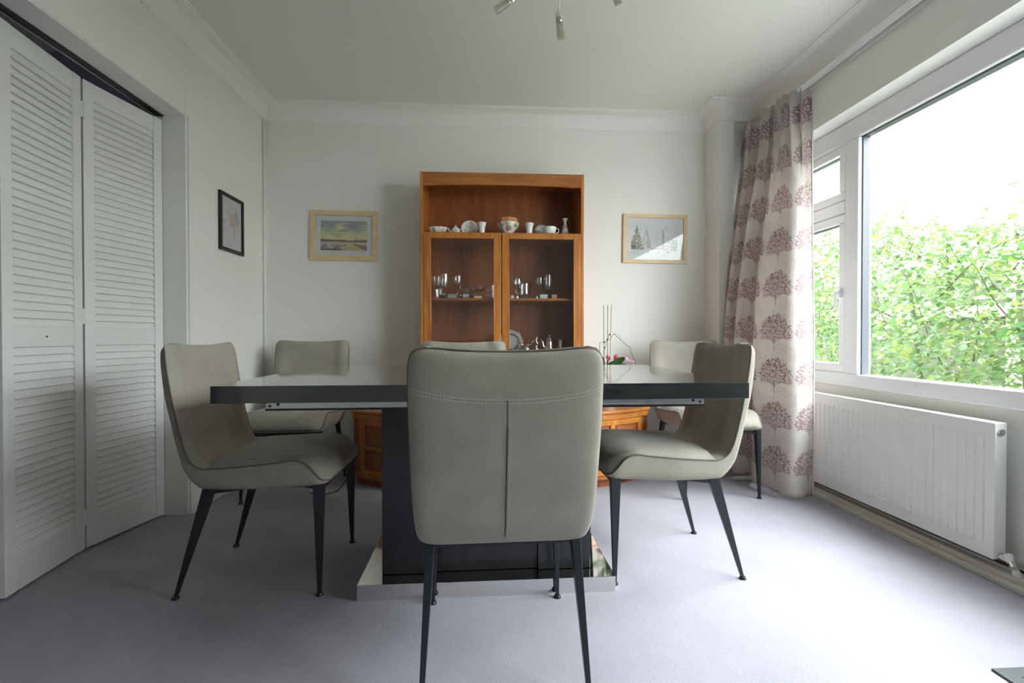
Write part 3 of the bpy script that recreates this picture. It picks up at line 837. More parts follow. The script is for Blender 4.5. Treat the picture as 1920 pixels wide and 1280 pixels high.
def strip(bm, x0, x1, z0, z1, d0, d1, n_=10):
    """a curved board following the bow between offsets d0 (outer) and d1 (inner)"""
    def pt(x, d):
        a = x / 0.93; return (x * (1 - d / 0.93), -(YB - 2.705) + d + 0.245 * abs(a) ** 3.1)
    r = []
    for i in range(n_ + 1):
        x = x0 + (x1 - x0) * i / n_; o_ = pt(x, d0); q = pt(x, d1)
        r.append([bm.verts.new((o_[0], o_[1], z0)), bm.verts.new((o_[0], o_[1], z1)), bm.verts.new((q[0], q[1], z1)), bm.verts.new((q[0], q[1], z0))])
    for a, c in zip(r, r[1:]):
        for k in range(4): bm.faces.new((a[k], a[(k + 1) % 4], c[(k + 1) % 4], c[k]))
    bm.faces.new(r[0]); bm.faces.new(r[-1])
bm = B(); strip(bm, -0.917, 0.917, 0.405, 0.434, 0.0, 0.014, 60); obj('front_rail', bm, 'teak_h', base)
bm = B(); strip(bm, -0.917, 0.917, 0.052, 0.072, 0.0, 0.014, 60); obj('front_rail', bm, 'teak_h', base)
for (x0, x1) in ((-0.865, -0.435), (-0.43, -0.005), (0.005, 0.43), (0.435, 0.865)):
    bm = B(); w = 0.032; mid = (x0 + x1) / 2
    strip(bm, x0, x1, 0.370, 0.402, 0.001, 0.014); strip(bm, x0, x1, 0.075, 0.107, 0.001, 0.014); strip(bm, x0 + w, x1 - w, 0.223, 0.245, 0.002, 0.014)
    for a in (x0, x1 - w, mid - 0.014): strip(bm, a, a + (w if a != mid - 0.014 else 0.028), 0.107, 0.370, 0.001, 0.014, 3)
    d = obj('cupboard_door', bm, 'teak', base)
    bm = B()
    for (p0, p1) in ((x0 + w, mid - 0.014), (mid + 0.014, x1 - w)):
        for (q0, q1) in ((0.107, 0.223), (0.245, 0.370)):
            strip(bm, p0 + 0.002, p1 - 0.002, q0 + 0.002, q1 - 0.002, 0.008, 0.014, 4); strip(bm, p0 + 0.014, p1 - 0.014, q0 + 0.013, q1 - 0.013, 0.004, 0.009, 4)
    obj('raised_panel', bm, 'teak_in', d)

cab = thing('display_cabinet', 'tall teak display cabinet with open top shelf and two glass doors', 'cabinet', (CX, 3.0, 0.4585))
HX, HD = 0.518, 0.318            # half width, depth ; local z from the base top
ztop = 1.932 - 0.4585
def Z(w): return w - 0.4585
bm = B(); box(bm, -HX, -HX + 0.020, 0, HD, 0, ztop); obj('side_panel', bm, 'teak', cab, bevel=0.003)
bm = B(); box(bm, HX - 0.020, HX, 0, HD, 0, ztop); obj('side_panel', bm, 'teak', cab, bevel=0.003)
bm = B(); box(bm, -HX + 0.020, HX - 0.020, 0.012, HD, ztop - 0.022, ztop - 0.004); obj('top_board', bm, 'teak_h', cab)
bm = B()
n_ = 24; x0, x1 = -HX + 0.0205, HX - 0.0205; lo = []; hi = []; lo2 = []; hi2 = []
for i in range(n_ + 1):
    x = x0 + (x1 - x0) * i / n_; a = 2 * i / n_ - 1
    zb = ztop - 0.088 + 0.010 * (1 - a * a)
    lo.append(bm.verts.new((x, 0.0, zb))); hi.append(bm.verts.new((x, 0.0, ztop - 0.003))); lo2.append(bm.verts.new((x, 0.020, zb))); hi2.append(bm.verts.new((x, 0.020, ztop - 0.003)))
for i in range(n_):
    bm.faces.new((lo[i], lo[i + 1], hi[i + 1], hi[i])); bm.faces.new((lo2[i], hi2[i], hi2[i + 1], lo2[i + 1]))
    bm.faces.new((lo[i], lo2[i], lo2[i + 1], lo[i + 1])); bm.faces.new((hi[i], hi[i + 1], hi2[i + 1], hi2[i]))
bm.faces.new((lo[0], hi[0], hi2[0], lo2[0])); bm.faces.new((lo[-1], lo2[-1], hi2[-1], hi[-1]))
obj('arched_valance', bm, 'teak_h', cab)
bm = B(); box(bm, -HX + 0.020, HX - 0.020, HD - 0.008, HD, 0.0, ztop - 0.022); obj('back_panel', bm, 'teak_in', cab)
bm = B(); box(bm, -HX + 0.020, HX - 0.020, 0.004, HD - 0.008, Z(1.538), Z(1.556)); obj('shelf', bm, 'teak_h', cab, bevel=0.003)
bm = B(); box(bm, -HX + 0.021, HX - 0.021, 0.045, HD - 0.009, Z(1.130), Z(1.146)); obj('shelf', bm, 'teak_h', cab, bevel=0.002)
bm = B(); box(bm, -HX + 0.021, HX - 0.021, 0.030, HD - 0.009, Z(0.768), Z(0.786)); obj('shelf', bm, 'teak_h', cab, bevel=0.002)
bm = B(); box(bm, -HX + 0.020, HX - 0.020, 0.0, HD - 0.008, 0, 0.020); obj('bottom_board', bm, 'teak_h', cab)
def cdoor(x0, x1, z0, z1, hs):
    bm = B(); w = 0.044
    box(bm, x0, x0 + w, -0.004, 0.016, z0, z1); box(bm, x1 - w, x1, -0.004, 0.016, z0, z1)
    box(bm, x0 + w, x1 - w, -0.004, 0.016, z1 - w * 0.85, z1); box(bm, x0 + w, x1 - w, -0.004, 0.016, z0, z0 + w)
    d = obj('glazed_door', bm, 'teak', cab, bevel=0.004, seg=3)
    bm = B()
    for xx in (x0 + w - 0.003, x1 - w - 0.001):
        tube(bm, [(xx + 0.002, -0.002, z0 + w), (xx + 0.002, -0.002, z1 - w * 0.85)], 0.004, 8)
    obj('edge_bead', bm, 'teak', d, smooth=True)
    bm = B(); box(bm, x0 + w - 0.004, x1 - w + 0.004, 0.005, 0.008, z0 + w - 0.004, z1 - w * 0.85 + 0.004); obj('glass_pane', bm, 'door_glass', d)
    bm = B(); tube(bm, [(hs, -0.004, (z0 + z1) / 2 - 0.3), (hs, -0.020, (z0 + z1) / 2 - 0.3)], [0.004, 0.008], 12); obj('door_knob', bm, 'teak', d, smooth=True)
cdoor(-HX + 0.022, -0.012, Z(0.500), Z(1.553), -0.035)
cdoor(-0.006, HX - 0.022, Z(0.500), Z(1.553), 0.016)

# ------------------------------------------------------------------ china on the open shelf, glass and silver behind the doors
ZS = 1.5565; ZM = 1.1465; ZL = 0.7865
PINK, RED, GRN, GOLD, CHI = srgb(205, 110, 110), srgb(150, 40, 60), srgb(110, 140, 90), srgb(205, 160, 100), (0.78, 0.79, 0.75)
def paint(o, fn):
    me = o.data; ca = me.color_attributes.new('pigment', 'FLOAT_COLOR', 'POINT')
    for i, v in enumerate(me.vertices): ca.data[i].color = (*fn(v.co), 1)
def blend(a, c, t): return tuple(x * (1 - t) + y * t for x, y in zip(a, c))
def blooms(spots):
    def fn(p):
        c = CHI
        for (sx, sz, r, cc) in spots:
            d = math.hypot(p.x - sx, p.z - sz) + 0.3 * r * noise.noise(p * 160)
            if d < r: c = blend(cc, CHI, 0.25 * d / r + 0.15)
        return c
    return fn
def lathed(name, prof, seg, mat, parent=None, loc=None, wave=None, nw=0, rot=None):
    o = obj(name, lathe(B(), prof, seg, wave=wave, nw=nw), mat, parent, smooth=True, autosmooth=50)
    if loc: o.location = loc
    if rot: o.rotation_euler = rot
    return o
# oval scalloped dish
d = lathed('scalloped_dish', [(0, 0), (0.038, 0), (0.040, 0.004), (0.058, 0.018), (0.066, 0.045), (0.063, 0.045), (0.054, 0.020), (0.036, 0.006), (0, 0.006)], 64, 'china_v', loc=(-0.298, 3.10, ZS), wave=0.045, nw=10)
d.scale = (1.0, 0.75, 1.0); paint(d, blooms([(-0.055, 0.03, 0.016, PINK), (-0.02, 0.012, 0.012, GRN), (0.03, 0.012, 0.014, GRN), (0.05, 0.02, 0.010, GOLD)]))
tag(d, 'scalloped oval china dish at the left end of the open shelf', 'dish')
# miniature teapot
tp = thing('miniature_teapot', 'tiny floral china teapot between the oval dish and the saucer', 'teapot', (-0.184, 3.075, ZS)); tp.scale = (1.25, 1.25, 1.25)
o = lathed('body', [(0, 0), (0.012, 0), (0.016, 0.003), (0.023, 0.014), (0.022, 0.024), (0.013, 0.032), (0, 0.033)], 24, 'china_v', tp); paint(o, blooms([(0.004, 0.012, 0.009, GRN), (0.012, 0.008, 0.006, GOLD)]))
lathed('lid', [(0.013, 0.031), (0.012, 0.036), (0.003, 0.040), (0.004, 0.045), (0, 0.048)], 16, 'china', tp)
obj('spout', tube(B(), [(-0.020, 0, 0.010), (-0.030, 0, 0.016), (-0.037, 0, 0.032)], [0.006, 0.0045, 0.003], 8), 'china', tp, smooth=True)
obj('handle', tube(B(), [(0.020, 0, 0.026), (0.032, 0, 0.026), (0.036, 0, 0.017), (0.028, 0, 0.009), (0.020, 0, 0.008)], 0.0022, 8), 'china', tp, smooth=True)
# standing saucer
d = lathed('floral_saucer', [(0, 0), (0.026, 0), (0.030, 0.003), (0.055, 0.011), (0.055, 0.013), (0.030, 0.006), (0, 0.003)], 40, 'china_v', loc=(-0.095, 3.150, ZS + 0.0535), rot=(R(72), 0, 0))
d.data.transform(Matrix.Identity(4)); 
def fl(p):
    c = CHI
    for (sx, sy, r, cc) in ((0.005, 0.038, 0.010, PINK), (0.022, 0.030, 0.007, RED), (-0.028, -0.018, 0.010, PINK), (0.0, -0.030, 0.013, RED), (-0.020, 0.020, 0.007, GRN), (0.028, -0.022, 0.009, PINK)):
        dd = math.hypot(p.x - sx, p.y - sy)
        if dd < r: c = blend(cc, CHI, 0.35)
    return c
bmx = bmesh.new(); bmx.from_mesh(d.data); bmesh.ops.subdivide_edges(bmx, edges=bmx.edges, cuts=2, use_grid_fill=True); bmx.to_mesh(d.data); bmx.free()
paint(d, fl); tag(d, 'white saucer with pink flowers propped upright beside the left vase', 'saucer')
# pair of small vases
vp = [(0, 0), (0.016, 0), (0.018, 0.003), (0.019, 0.02), (0.021, 0.045), (0.030, 0.078), (0.027, 0.078), (0.017, 0.045), (0, 0.02)]
for x, lb in ((-0.016, 'small white fluted vase left of the large floral bowl'), (0.292, 'small white fluted vase right of the large floral bowl')):
    d = lathed('small_vase', vp, 40, 'china', loc=(x, 3.08, ZS), wave=0.03, nw=9); tag(d, lb, 'vase', 'small white vases')
# large floral bowl
fb = thing('floral_jardiniere', 'large pink and green floral china bowl in the middle of the open shelf', 'bowl', (0.155, 3.09, ZS))
prof = [(0, 0), (0.026, 0), (0.028, 0.006), (0.024, 0.010), (0.040, 0.028), (0.058, 0.050), (0.067, 0.066), (0.070, 0.078), (0.067, 0.088), (0.061, 0.097), (0.059, 0.104), (0.056, 0.104), (0.058, 0.094), (0.062, 0.080), (0.050, 0.05), (0, 0.02)]
dense = []
for a, c in zip(prof, prof[1:]):
    for k in range(4): dense.append((a[0] + (c[0] - a[0]) * k / 4, a[1] + (c[1] - a[1]) * k / 4))
dense.append(prof[-1])
o = lathed('bowl_body', dense, 96, 'china_v', fb, wave=0.035, nw=8)
def jard(p):
    c = CHI
    if p.z > 0.076: c = blend(PINK, GOLD, 0.5 + 0.5 * math.sin(p.x * 300 + p.z * 200))
    if p.z > 0.098: c = GOLD
    if 0.05 < p.z < 0.078 and noise.noise(Vector((p.x * 70, p.y * 70, p.z * 60))) > 0.0: c = blend(CHI, GRN, 0.55)
    for sx, sz, r, cc in ((0.0, 0.035, 0.013, RED), (0.010, 0.045, 0.010, GRN), (-0.008, 0.042, 0.010, PINK), (0.045, 0.055, 0.010, GRN), (0.018, 0.032, 0.006, GRN)):
        if math.hypot(p.x - sx, p.z - sz) < r + 0.004 * noise.noise(p * 200): c = blend(cc, CHI, 0.15)
    return c
paint(o, jard)
lathed('rim_band', [(0.0598, 0.1030), (0.0598, 0.1055), (0.0552, 0.1055), (0.0552, 0.1030)], 96, pm('gilt_rim', GOLD, 0.3), fb, wave=0.035, nw=8)
# green saucer standing, ribbed teacup on saucer, bud vase
d = lathed('green_saucer', [(0, 0), (0.024, 0), (0.028, 0.003), (0.046, 0.009), (0.046, 0.011), (0.028, 0.006), (0, 0.003)], 40, 'china_v', loc=(0.385, 3.17, ZS + 0.046), rot=(R(70), 0, 0))
bmx = bmesh.new(); bmx.from_mesh(d.data); bmesh.ops.subdivide_edges(bmx, edges=bmx.edges, cuts=2, use_grid_fill=True); bmx.to_mesh(d.data); bmx.free()
paint(d, lambda p: blend(CHI, srgb(140, 165, 145), 0.8) if math.hypot(p.x, p.y) > 0.030 or noise.noise(p * 90) > 0.1 else CHI)
tag(d, 'green rimmed saucer propped upright behind the ribbed teacup', 'saucer')
d = lathed('tea_saucer', [(0, 0), (0.022, 0), (0.026, 0.002), (0.050, 0.009), (0.050, 0.011), (0.026, 0.005), (0, 0.004)], 48, 'china', loc=(0.425, 3.085, ZS), wave=0.02, nw=16)
tag(d, 'pale saucer lying flat under the ribbed teacup', 'saucer')
tcup = thing('ribbed_teacup', 'wide ribbed white teacup at the right of the open shelf', 'cup', (0.425, 3.085, ZS + 0.0045))
o = lathed('cup', [(0, 0), (0.020, 0), (0.022, 0.003), (0.034, 0.010), (0.041, 0.025), (0.043, 0.050), (0.040, 0.050), (0.038, 0.026), (0.030, 0.012), (0, 0.006)], 96, 'china', tcup, wave=0.02, nw=24)
obj('cup_handle', tube(B(), [(0.040, 0, 0.042), (0.052, 0, 0.044), (0.062, 0, 0.034), (0.060, 0, 0.020), (0.048, 0, 0.012), (0.038, 0, 0.014)], 0.003, 8), 'china', tcup, smooth=True)
d = lathed('bud_vase', [(0, 0), (0.024, 0), (0.026, 0.004), (0.026, 0.022), (0.021, 0.045), (0.013, 0.070), (0.009, 0.090), (0.009, 0.105), (0.020, 0.124), (0.018, 0.124), (0.006, 0.105), (0, 0.03)], 48, 'china_v', loc=(0.535, 3.13, ZS), wave=0.02, nw=6)
paint(d, blooms([(0.0, 0.018, 0.014, RED), (0.003, 0.032, 0.009, GRN), (0.0, 0.070, 0.006, RED), (-0.008, 0.012, 0.008, GOLD)]))
tag(d, 'slim flared bud vase at the right end of the open shelf', 'vase')

def glass(name, prof, x, y, z, label, wave=None, nw=0, mat='ware', group=None):
    d = lathed(name, prof, 40, mat, loc=(x, y, z), wave=wave, nw=nw)
    return tag(d, label, 'glass', group)
def bowl_stem(foot, stem_h, stem_r, bowl):
    return [(0, 0), (foot, 0), (foot, 0.0025), (stem_r * 1.6, 0.007), (stem_r, 0.014), (stem_r, stem_h)] + bowl
flute = [(0.008, 0.048), (0.022, 0.065), (0.0275, 0.090), (0.026, 0.130), (0.024, 0.160), (0.0225, 0.160), (0.0245, 0.13), (0.0255, 0.09), (0.020, 0.068), (0, 0.056)]
goblet = [(0.010, 0.050), (0.028, 0.070), (0.034, 0.098), (0.033, 0.150), (0.0312, 0.150), (0.032, 0.098), (0.026, 0.073), (0, 0.056)]
wine = [(0.008, 0.072), (0.024, 0.085), (0.032, 0.108), (0.029, 0.150), (0.0275, 0.150), (0.030, 0.108), (0.022, 0.088), (0, 0.077)]
tulip = [(0.008, 0.070), (0.022, 0.080), (0.030, 0.100), (0.023, 0.142), (0.0215, 0.142), (0.028, 0.1), (0.020, 0.083), (0, 0.074)]
coupe = [(0.006, 0.045), (0.022, 0.052), (0.034, 0.068), (0.037, 0.086), (0.0355, 0.086), (0.032, 0.069), (0.020, 0.055), (0, 0.049)]
glass('cut_glass_goblet', bowl_stem(0.030, 0.045, 0.008, goblet), -0.315, 3.17, ZM, 'tall faceted goblet at the far left of the middle shelf', 0.03, 12)
glass('crystal_flute', bowl_stem(0.028, 0.045, 0.006, flute), -0.262, 3.12, ZM, 'tall cut crystal glass in front of the left goblet', 0.025, 10)
glass('wine_glass', bowl_stem(0.031, 0.068, 0.004, wine), -0.175, 3.13, ZM, 'large plain wine glass behind the silver box')
glass('crystal_tumbler', [(0, 0), (0.024, 0), (0.029, 0.060), (0.027, 0.060), (0.022, 0.008), (0, 0.008)], -0.290, 3.09, ZM, 'low cut crystal tumbler at the front left of the middle shelf', 0.04, 10)
glass('champagne_saucer', bowl_stem(0.028, 0.042, 0.004, coupe), -0.028, 3.13, ZM, 'wide shallow stemmed glass behind the yellow box')
glass('champagne_saucer', bowl_stem(0.026, 0.042, 0.004, coupe), -0.070, 3.20, ZM, 'shallow stemmed glass at the back between two others')
glass('glass_tumbler', [(0, 0), (0.022, 0), (0.024, 0.09), (0.0225, 0.09), (0.020, 0.008), (0, 0.008)], 0.068, 3.11, ZM, 'plain straight glass beside the centre post, left door')
glass('tulip_glass', bowl_stem(0.028, 0.066, 0.004, tulip), 0.222, 3.16, ZM, 'rounded wine glass behind the glass mug, right door')
glass('wine_glass', bowl_stem(0.029, 0.068, 0.004, wine), 0.372, 3.20, ZM, 'faint wine glass at the back of the right side')
glass('champagne_flute', bowl_stem(0.030, 0.045, 0.005, flute), 0.420, 3.12, ZM, 'tall cut champagne flute in the right side', 0.02, 10)
mug = thing('glass_mug', 'heavy straight-sided glass mug in the right side of the middle shelf', 'mug', (0.262, 3.10, ZM))
lathed('mug_body', [(0, 0), (0.036, 0), (0.038, 0.003), (0.038, 0.098), (0.034, 0.098), (0.034, 0.030), (0, 0.026)], 40, 'ware', mug)
obj('mug_handle', tube(B(), [(-0.037, 0, 0.082), (-0.056, 0, 0.078), (-0.058, 0, 0.040), (-0.037, 0, 0.026)], 0.005, 10), 'ware', mug, smooth=True)
# crystal animal: overlapping faceted forms on a small base
ca = thing('crystal_swan', 'small sparkling crystal ornament on the silver box', 'ornament', (-0.118, 3.085, ZM + 0.0265))
o = lathed('body', [(0, 0), (0.016, 0.002), (0.030, 0.022), (0.026, 0.036), (0, 0.042)], 8, 'ware', ca); o.scale = (1.2, 0.8, 1); o.data.shade_flat()
o = obj('neck', tube(B(), [(-0.024, 0, 0.030), (-0.036, 0, 0.040), (-0.038, 0, 0.056), (-0.030, 0, 0.060)], [0.008, 0.006, 0.005, 0.007], 6), 'ware', ca)
cb = thing('crystal_bear', 'round crystal ornament near the right edge of the left door', 'ornament', (0.030, 3.078, ZM))
o = lathed('body', [(0, 0), (0.018, 0.0), (0.026, 0.018), (0.020, 0.036), (0, 0.042)], 10, 'ware', cb)
o = lathed('head', [(0, 0.040), (0.014, 0.043), (0.020, 0.056), (0.014, 0.070), (0, 0.074)], 10, 'ware', cb)
def cbox(name, x, y, z, w, dd, h, mat, label, cat, lidmat=None, group=None):
    t = thing(name, label, cat, (x, y, z), group=group)
    obj('box_base', box(B(), -w / 2, w / 2, -dd / 2, dd / 2, 0, h * 0.6), mat, t, bevel=0.001)
    obj('lid', box(B(), -w / 2 - 0.0008, w / 2 + 0.0008, -dd / 2 - 0.0008, dd / 2 + 0.0008, h * 0.6, h), lidmat or mat, t, bevel=0.001)
    return t
cbox('trinket_box', -0.265, 3.062, ZM, 0.046, 0.024, 0.020, 'dark', 'low black box at the left front of the middle shelf', 'box')
cbox('patterned_box', -0.206, 3.070, ZM, 0.052, 0.03, 0.024, 'green_card', 'green and cream patterned box on the middle shelf', 'box')
cbox('silver_box', -0.118, 3.085, ZM, 0.036, 0.030, 0.026, 'pewter', 'small silver box under the crystal ornament', 'box', 'slate_card')
cbox('yellow_box', -0.040, 3.068, ZM, 0.048, 0.026, 0.014, 'yellow_card', 'pale yellow box on the middle shelf, left door', 'box')
cbox('jewel_box', 0.196 - 0.015, 3.065, ZM, 0.018, 0.02, 0.018, 'china', 'tiny white box by the centre post, right door', 'box')
cbox('ring_box', 0.385, 3.075, ZM, 0.046, 0.028, 0.026, 'slate_card', 'pale grey box beside the champagne flute', 'box')
cbox('cork_box', 0.455, 3.08, ZM, 0.034, 0.026, 0.026, 'tan_card', 'tan box right of the champagne flute', 'box')
cbox('black_case', -0.152, 3.060, ZM, 0.030, 0.02, 0.013, 'dark', 'flat black case left of the silver box', 'box')
cbox('leather_case', -0.085, 3.060, ZM, 0.024, 0.02, 0.014, 'brown_card', 'dark brown case between silver and yellow boxes', 'box')
d = lathed('white_thimble', [(0, 0), (0.006, 0), (0.005, 0.015), (0, 0.017)], 14, 'china', loc=(0.342, 3.075, ZM)); tag(d, 'tiny white thimble left of the pale grey box', 'thimble')
d = lathed('silver_thimble', [(0, 0), (0.008, 0), (0.007, 0.013), (0, 0.015)], 14, 'silver', loc=(0.214, 3.07, ZM)); tag(d, 'tiny silver thimble in front of the rounded wine glass', 'thimble')
d = lathed('porcelain_egg', [(0, 0), (0.006, 0.001), (0.010, 0.010), (0.006, 0.019), (0, 0.021)], 14, 'china', loc=(-0.152, 3.082, ZM + 0.0)); tag(d, 'small white egg on the middle shelf left of the silver box', 'ornament')

# lower shelf, right door
pl = thing('octagonal_plate', 'octagonal glass plate standing on the lower shelf by the centre post', 'plate', (0.180, 3.17, ZL))
bm = B(); lathe(bm, [(0, 0), (0.075, 0), (0.082, 0.006), (0.082, 0.009), (0, 0.004)], 8)
o = obj('plate', bm, 'pewter', pl); o.location = (0, 0.01, 0.078); o.rotation_euler = (R(78), 0, 0)
bm = B(); tube(bm, [(0.052 * math.cos(a), 0.052 * math.sin(a), 0.006) for a in [2 * PI * k / 32 for k in range(33)]], 0.0028, 6)
o = obj('ring', bm, 'black_metal', pl); o.location = (0, 0.0, 0.078); o.rotation_euler = (R(78), 0, 0)
jg = thing('cream_jug', 'round silver cream jug with long spout on the lower shelf', 'jug', (0.272, 3.11, ZL))
lathed('body', [(0, 0), (0.020, 0), (0.018, 0.004), (0.028, 0.018), (0.030, 0.034), (0.020, 0.050), (0.014, 0.056), (0.018, 0.064), (0.016, 0.064), (0, 0.05)], 28, 'silver', jg)
obj('spout', tube(B(), [(-0.012, 0, 0.052), (-0.034, 0, 0.068), (-0.052, 0, 0.080), (-0.060, 0, 0.078)], [0.008, 0.006, 0.004, 0.003], 8), 'silver', jg, smooth=True)
obj('handle', tube(B(), [(0.014, 0, 0.058), (0.034, 0, 0.062), (0.046, 0, 0.078), (0.052, 0, 0.088)], 0.003, 8), 'silver', jg, smooth=True)
eb = thing('silver_figure', 'slender twisted silver figure between jug and coffee pot', 'ornament', (0.345, 3.12, ZL))
obj('figure', tube(B(), [(0.006 * math.sin(k * 1.4), 0.004 * math.cos(k * 1.4), 0.006 + k * 0.0105) for k in range(11)], [0.008, 0.007, 0.010, 0.009, 0.006, 0.009, 0.006, 0.004, 0.006, 0.004, 0.002], 10), 'silver', eb, smooth=True)
lathed('foot', [(0, 0), (0.014, 0), (0.012, 0.005), (0.005, 0.008), (0, 0.008)], 16, 'silver', eb)
cp = thing('coffee_pot', 'tall silver coffee pot on the lower shelf', 'coffee pot', (0.428, 3.11, ZL))
lathed('body', [(0, 0), (0.022, 0), (0.024, 0.006), (0.026, 0.020), (0.027, 0.040), (0.025, 0.070), (0.021, 0.095), (0.023, 0.098), (0, 0.098)], 32, 'silver', cp)
lathed('lid', [(0.023, 0.0985), (0.020, 0.106), (0.008, 0.112), (0.003, 0.114), (0.005, 0.122), (0, 0.126)], 24, 'silver', cp)
obj('spout', tube(B(), [(-0.022, 0, 0.030), (-0.040, 0, 0.050), (-0.044, 0, 0.078), (-0.056, 0, 0.098)], [0.009, 0.007, 0.005, 0.004], 10), 'silver', cp, smooth=True)
obj('handle', tube(B(), [(0.020, 0, 0.088), (0.046, 0, 0.102), (0.060, 0, 0.085), (0.056, 0, 0.050), (0.040, 0, 0.026), (0.024, 0, 0.028)], 0.004, 8), 'black_metal', cp, smooth=True)
wj = thing('hot_water_jug', 'dark handled silver jug at the right end of the lower shelf', 'jug', (0.520, 3.20, ZL))
lathed('body', [(0, 0), (0.020, 0), (0.024, 0.02), (0.026, 0.05), (0.020, 0.085), (0.022, 0.092), (0, 0.092)], 28, 'silver', wj)
obj('handle', tube(B(), [(0.018, 0, 0.084), (0.036, 0, 0.094), (0.044, 0, 0.070), (0.024, 0, 0.030)], 0.004, 8), 'black_metal', wj, smooth=True)

# ------------------------------------------------------------------ pictures
def picture(name, x0, x1, z0, z1, w, dep, framemat, label, mountw, fn, nx=110, nz=80, loc=(0, 0, 0), rotz=0.0, tilt=0.0, print_scale=1.0):
    """local: picture plane faces -y, back at y=0"""
    t = thing(name, label, 'picture', loc, rotz)
    cxm, czm = (x0 + x1) / 2, (z0 + z1) / 2
    f = obj('frame', frame_ring(B(), -dep, -0.0005, x0, x1, z0, z1, w), framemat, t, bevel=0.002)
    mt = obj('mount', box(B(), x0 + w * 0.8, x1 - w * 0.8, -dep * 0.45, -0.001, z0 + w * 0.8, z1 - w * 0.8), 'mount', t)
    a0, a1, b0, b1 = x0 + w + mountw, x1 - w - mountw, z0 + w + mountw, z1 - w - mountw
    bm = B(); g = [[bm.verts.new((a0 + (a1 - a0) * i / nx, -dep * 0.45 - 0.0006, b0 + (b1 - b0) * j / nz)) for i in range(nx + 1)] for j in range(nz + 1)]
    for j in range(nz):
        for i in range(nx): bm.faces.new((g[j][i], g[j][i + 1], g[j + 1][i + 1], g[j + 1][i]))
    pr = obj('print', bm, 'print', t)
    paint(pr, lambda p: blend(fn((p.x - a0) / (a1 - a0), (p.z - b0) / (b1 - b0)), (0.66, 0.66, 0.64), 0.22))
    obj('glass_pane', box(B(), x0 + w, x1 - w, -dep * 0.62, -dep * 0.58, z0 + w, z1 - w), 'pic_glass', t)
    if tilt: t.rotation_euler = (0, tilt, rotz)
    return t
def N(x, y, s=1.0, z=0.0): return noise.fractal(Vector((x * s, y * s, z)), 0.8, 2.0, 4)
def seascape(u, v):
    c = blend(srgb(232, 222, 150), srgb(200, 205, 150), max(0, min(1, v * 1.3 + N(u, v, 4))))
    cloud = max(0, min(1, (v - 0.62) * 4.2 + N(u * 2.2, v * 5, 1.6, 2) * 1.5 - u * 0.15))
    c = blend(c, srgb(135, 143, 158), cloud * 0.9)
    if v < 0.72 and N(u * 3, v * 9, 1.4, 7) > 0.28: c = blend(c, srgb(160, 150, 145), 0.45)
    if 0.28 + 0.0 < v < 0.345 + 0.045 * (abs(u - 0.62) * 1.4) ** 1.3 + 0.012 * N(u * 14, 0.3) : c = srgb(95, 68, 70)
    if v <= 0.285:
        c = blend(srgb(205, 190, 150), srgb(175, 178, 185), max(0, min(1, 0.6 - u + 0.6 * N(u * 4, v * 12, 1.5, 4))))
        if v < 0.20 and u < 0.55 and N(u * 6, v * 22, 1.2, 5) > 0.0: c = srgb(120, 108, 112)
        if v < 0.17 and u > 0.6 and v < 0.17 - 0.0 + 0.1 * (u - 0.8): c = srgb(198, 190, 110)
        if u > 0.72 and v < 0.19 + 0.2 * (0.9 - u) and v > 0.0 and u - 0.72 > (0.19 - v) * 1.3: c = srgb(120, 105, 105)
        if v < 0.06 and u < 0.5 + 0.1 * N(u * 20, 1): c = srgb(70, 62, 60)
    if abs(u - 0.735) < 0.006 and 0.21 < v < 0.47: c = srgb(120, 115, 90)
    if math.hypot((u - 0.738) * 1.3, v - 0.215) < 0.022: c = srgb(45, 42, 50)
    return c
